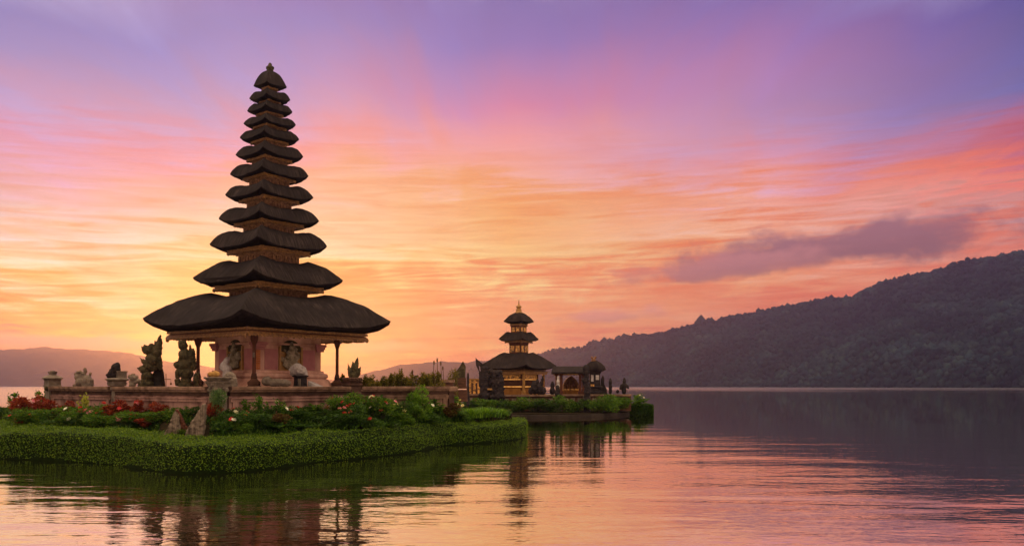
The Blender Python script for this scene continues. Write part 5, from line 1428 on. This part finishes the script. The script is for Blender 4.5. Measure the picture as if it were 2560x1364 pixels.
def pavilion_two():
    # flat-roofed gateway with an arched shrine inside
    Y = 74.0; s = Y / F
    def Z(py): return EYE - (py - HZ) * s - TER
    c = 1421
    root = thing('gate_pavilion', 'long thatched gateway over an arched shrine right of the small pagoda', 'pavilion', (gx(c, Y), Y, TER))
    mb = MB(); ridge, eave, low = Z(915), Z(930), Z(934)
    L, W = 41 * s, 1.3
    vs = [(-L, -W, eave), (L, -W, eave), (L, W, eave), (-L, W, eave), (-L, -W, low), (L, -W, low), (L, W, low), (-L, W, low), (-L * 0.94, 0, ridge), (L * 0.94, 0, ridge)]
    mb.add(vs, [(0, 1, 9, 8), (2, 3, 8, 9), (1, 2, 9), (3, 0, 8), (4, 5, 1, 0), (5, 6, 2, 1), (6, 7, 3, 2), (7, 4, 0, 3), (7, 6, 5, 4)])
    mb.build('thatched_roof', 'thatch', root)
    for px in (1391, 1402, 1449, 1457):
        mb = MB(); mb.square(((px - c) * s, -0.6, 0), [(0.17, 0), (0.17, 0.3), (0.12, 0.35), (0.12, low - 0.15), (0.2, low)]); mb.build('post', 'wood', root)
    mb = MB(); mb.box((0, -0.6, low - 0.06), (L * 0.92, 0.1, 0.06)); mb.build('beam', 'gold', root)
    # arched shrine
    root = thing('arched_shrine', 'small brown arched shrine with a lit offering ledge inside the gateway', 'shrine', (gx(1427, Y + 1.5), Y + 1.5, TER))
    s2 = (Y + 1.5) / F
    def Z2(py): return EYE - (py - HZ) * s2 - TER
    outer = [(-20, 972), (-19, 960), (-15, 951), (-8, 944), (0, 938), (8, 944), (15, 951), (19, 960), (20, 972)]
    mb = MB(); ax, ay = Vector((1, 0, 0)), Vector((0, 1, 0))
    po = [(x * s2, Z2(y)) for x, y in outer]; pi_ = [(x * s2 * 0.72, (Z2(y) - Z2(972)) * 0.74 + Z2(972)) for x, y in outer]
    n = len(po); vs = []
    for yy in (-0.35, 0.35):
        vs += [(x, yy, z) for x, z in po] + [(x, yy, z) for x, z in pi_]
    fs = []
    for b_ in (0, 2 * n):
        fs += [(b_ + i, b_ + i + 1, b_ + n + i + 1, b_ + n + i) for i in range(n - 1)]
    fs += [(i, i + 1, 2 * n + i + 1, 2 * n + i) for i in range(n - 1)] + [(n + i, n + i + 1, 3 * n + i + 1, 3 * n + i) for i in range(n - 1)]
    fs += [(0, n, 3 * n, 2 * n), (n - 1, 2 * n - 1, 4 * n - 1, 3 * n - 1)]
    mb.add(vs, fs); mb.build('arch', 'carved', root)
    mb = MB(); mb.prism(pi_, ax, UP, ay, 0.05, Vector((0, 0.25, 0))); mb.build('back_panel', 'gold', root)
    mb = MB(); mb.box((0, -0.2, Z2(973)), (21 * s2, 0.35, 0.07)); mb.build('offering_ledge', 'lit', root)
    mb = MB(); mb.box((0, -0.1, Z2(980)), (22 * s2, 0.4, 0.2)); mb.build('base', 'ochre', root)
    mb = MB()
    for i in range(5): mb.ell(((-10 + i * 5) * s2, -0.1, Z2(963 - (i % 2) * 4)), (0.12, 0.12, 0.28), 8)
    mb.build('idol', 'carved', root, True)
    # tower shrine at the right with its own cap roof
    Yt = 73.0; s = Yt / F; c = 1487
    def Z3(py): return EYE - (py - HZ) * s - TER
    root = thing('tower_shrine', 'stone tower shrine with a small thatched cap at the right end of the far island', 'shrine', (gx(c, Yt), Yt, TER), 0)
    mb = MB(); w0 = 15 * s
    mb.square((0, 0, 0), [(w0 * 1.25, 0), (w0 * 1.25, 0.3), (w0 * 1.05, 0.35), (w0 * 1.05, 0.62), (w0 * 1.2, 0.66), (w0 * 1.2, 0.76), (w0 * 0.85, 0.85), (w0 * 0.8, Z3(935)), (w0 * 0.95, Z3(931)), (w0 * 0.95, Z3(926))])
    tw = mb.build('tower_body', 'lava', root)
    mb = MB(); mb.box((-0.25, -w0 * 0.83, Z3(945)), (0.10, 0.03, 0.28)); mb.box((0.18, -w0 * 0.83, Z3(943)), (0.14, 0.03, 0.2)); mb.build('pale_panel', 'white', tw)
    mb = MB(); mb.box((-0.25, -w0 * 1.06, Z3(964)), (0.14, 0.05, 0.14)); mb.build('lit_niche', 'lit', tw)
    mb = MB(); mb.sq([(24 * s, Z3(929), Z3(926), 2), (29 * s, Z3(926), Z3(923), 2), (25 * s, Z3(917), Z3(914), 2), (16 * s, Z3(908), Z3(906), 2), (4 * s, Z3(901), Z3(900), 2)], 6)
    rf = mb.build('thatched_roof', 'thatch', root, True); rf.rotation_euler = (0, 0, 0.2)
    mb = MB(); z = Z3(901)
    mb.lathe((-0.1, 0, z - 0.05), [(0.2, 0), (0.22, 0.08), (0.12, 0.12), (0.2, 0.2), (0.13, 0.28)], 10)
    for sg in (-1, 1): mb.ell((-0.1 + sg * 0.14, 0, z + 0.27), (0.12, 0.10, 0.10), 8)
    mb.build('finial', 'carved', root, True)
    mb = MB(); mb.prism([(w0 * 1.0, 0), (w0 * 2.0, 0), (w0 * 1.95, 0.5), (w0 * 1.5, 1.0), (w0 * 1.55, 1.4), (w0 * 1.35, 1.7), (w0 * 1.05, 1.4)], Vector((1, 0, 0)), UP, Vector((0, 1, 0)), 0.25, Vector((0, 0, 0))); mb.build('buttress', 'lava', root)
pavilion_two()
# rough stones and statues of the far island
def col_lumps(px, top, bot, w, n, seed):
    rg = random.Random(seed); out = []
    for i in range(n):
        q = i / (n - 1); out.append((px + rg.uniform(-0.25, 0.25) * w, top + w * 0.8 + (bot - top - w * 0.8) * q, w * rg.uniform(0.75, 1.1), (bot - top) / n * 0.95, 0))
    return out
sculpt('rock_pillar', 'tall rough dark rock pillar rising from the far island bushes', 'rock', 1466, 1034, 69.6, col_lumps(1466, 913, 1030, 9.5, 12, 3), 'lava', floor=0.32, voxel=0.06, wear=0.14, size=0.2, depth=1.0)
sculpt('rock_pillar', 'short rough rock pillar left of the arched shrine', 'rock', 1395, 1012, 70.2, col_lumps(1395, 962, 1012, 8, 7, 4), 'lava', floor=0.32, voxel=0.06, wear=0.12, size=0.2, depth=1.0)
sculpt('lava_rock', 'dark jagged lava rock at the right foot of the small pagoda', 'rock', 1342, 985, 72.2, [(1336, 968, 9, 18, 0), (1348, 972, 9, 16, 0), (1358, 976, 8, 11, 0), (1343, 958, 5, 14, 5), (1328, 976, 8, 10, 0), (1355, 955, 4, 18, 8)], 'lava', floor=TER, voxel=0.06, wear=0.16, size=0.2, depth=0.8)
sculpt('stele', 'rounded dark stele on the terrace right of the small pagoda', 'stele', 1381, 985, 72.6, [(1381, 965, 5.5, 14, 0), (1381, 977, 8, 10, 0)], 'lava', floor=TER, voxel=0.05, wear=0.05, depth=0.9)
sculpt('white_statue', 'small white statue before the gateway post, right of the stele', 'statue', 1395, 962, 72.4, [(1395, 944, 3, 5, 0), (1395, 955, 4.5, 9, 0), (1395, 964, 5, 7, 0)], 'white', voxel=0.04, wear=0.04, depth=0.9, floor=TER, extra=lambda mb, base, s: mb.box((0, 0, 0.4), (0.14, 0.14, 0.4)))
sculpt('guardian_statue', 'slender crowned statue on the right end wall of the far island', 'statue', 1526, 984, 71.4, [(1526, 955, 5, 8, 0), (1526, 966, 5, 9, 0), (1526, 977, 4.5, 9, 0), (1526, 949, 2.5, 5, 0)], 'lava', voxel=0.045, wear=0.05, depth=0.9, floor=1.72)
sculpt('stone_ball', 'small dark stone ball between the two end statues', 'ornament', 1544, 984, 71.4, [(1544, 978, 4.5, 5, 0)], 'lava', voxel=0.045, wear=0.03, depth=1.0, floor=1.72)
sculpt('guardian_statue', 'stout statue with raised arms at the far right end of the island wall', 'statue', 1560, 984, 71.3, [(1561, 953, 5, 7, 0), (1560, 964, 8, 8, 0), (1560, 976, 6.5, 10, 0), (1552, 967, 3.5, 8, 10), (1569, 966, 3.5, 7, -25), (1561, 947, 3, 4, 0)], 'lava', voxel=0.045, wear=0.06, depth=0.9, floor=1.72)
# bushes along the far kerb and the clipped box hedge at the point
FAR = [(1170, 1008, 50, 'low shrub at the left end of the far kerb'), (1215, 1006, 50, 'shrub below the winged gate tower'), (1268, 1006, 52, 'shrub below the small pagoda, leftmost of three'), (1306, 1002, 50, 'shrub below the small pagoda, middle of three'), (1342, 1004, 48, 'shrub below the small pagoda, rightmost of three'),
       (1374, 1004, 46, 'shrub left of the short rock pillar'), (1418, 1000, 50, 'bright green shrub below the arched shrine'), (1446, 1006, 40, 'shrub touching the tall rock pillar on its left'), (1490, 998, 50, 'bright shrub right of the tall rock pillar'), (1520, 996, 50, 'tall shrub below the slender statue'), (1548, 1000, 44, 'shrub below the stout statue')]
for i, (px, yt, wpx, lab) in enumerate(FAR):
    kind = ('dark', 'fern', 'dark', 'fern', 'dark', 'dark', 'bright', 'dark', 'bright', 'fern', 'fern')[i]
    r_ = plant(kind, px, yt - 6, 0, wpx * 1.25, lab, Y=69.3 if px < 1540 else 71.0, z0=0.32, lm={'bright': 'fern', 'fern': 'fern', 'dark': 'darkleaf', 'red': 'redleaf'}[kind], var=i % 3, bed=False)
    r_['group'] = 'shrubs along the far island kerb'
r_ = plant('leafy', 1590, 985, 0, 60, 'loose flowering shrub behind the box hedge at the island point', 'pw', 3, Y=74.0, z0=0.32, var=1, bed=False); r_['group'] = 'shrubs along the far island kerb'
def box_hedge():
    Y = 73.0; s = Y / F; x0, x1 = gx(1572, Y), gx(1632, Y); H = EYE - (1012 - HZ) * s
    root = thing('box_hedge', 'dark square clipped box hedge at the right point of the far island', 'hedge', ((x0 + x1) / 2, Y + 1.0, 0))
    L = (x1 - x0) / 2
    mb = MB(); mb.box((0, 0, H / 2 - 0.1), (L - 0.05, 0.95, H / 2 + 0.05)); mb.build('dark_core', 'hedgecore', root)
    N = 9000; rg = np.random.default_rng(9)
    f = rg.integers(0, 4, N); u, v = rg.uniform(-1, 1, N), rg.uniform(-1, 1, N)
    pos = np.zeros((N, 3)); nn = np.zeros((N, 3))
    for k, (nrm, px_, py_, pz_) in enumerate((((0, -1, 0), u * L, np.full(N, -0.97), v), ((0, 0, 1), u * L, v * 0.95, None), ((-1, 0, 0), np.full(N, -L), u * 0.95, v), ((1, 0, 0), np.full(N, L), u * 0.95, v))):
        q = f == k
        pos[q, 0] = px_[q]; pos[q, 1] = py_[q]; pos[q, 2] = (H / 2 + pz_[q] * H / 2) if pz_ is not None else H
        nn[q] = nrm
    vv = leaf_arrays(pos, nn, 0.12, 0.08, 0.7, rg)
    link_mesh('leaves', raw_mesh('leaves', vv, quads(N)), 'darkleaf', root)
box_hedge()

# ------------------------------------------------------------------ evening haze over the lake
def haze():
    m, n, l, t = new_mat('haze')
    o = n.new('ShaderNodeOutputMaterial'); v = n.new('ShaderNodeVolumePrincipled')
    v.inputs['Color'].default_value = (0.42, 0.42, 0.84, 1)
    v.inputs['Density'].default_value = HAZE_D
    v.inputs['Anisotropy'].default_value = 0.78
    l.new(v.outputs[0], o.inputs['Volume'])
    mb = MB(); mb.box((0, 1650, 120), (3600, 1750, 123))
    b = mb.build('haze', m); b['kind'] = 'stuff'
    b['label'] = 'thin mauve evening haze over the lake'; b['category'] = 'haze'
haze()
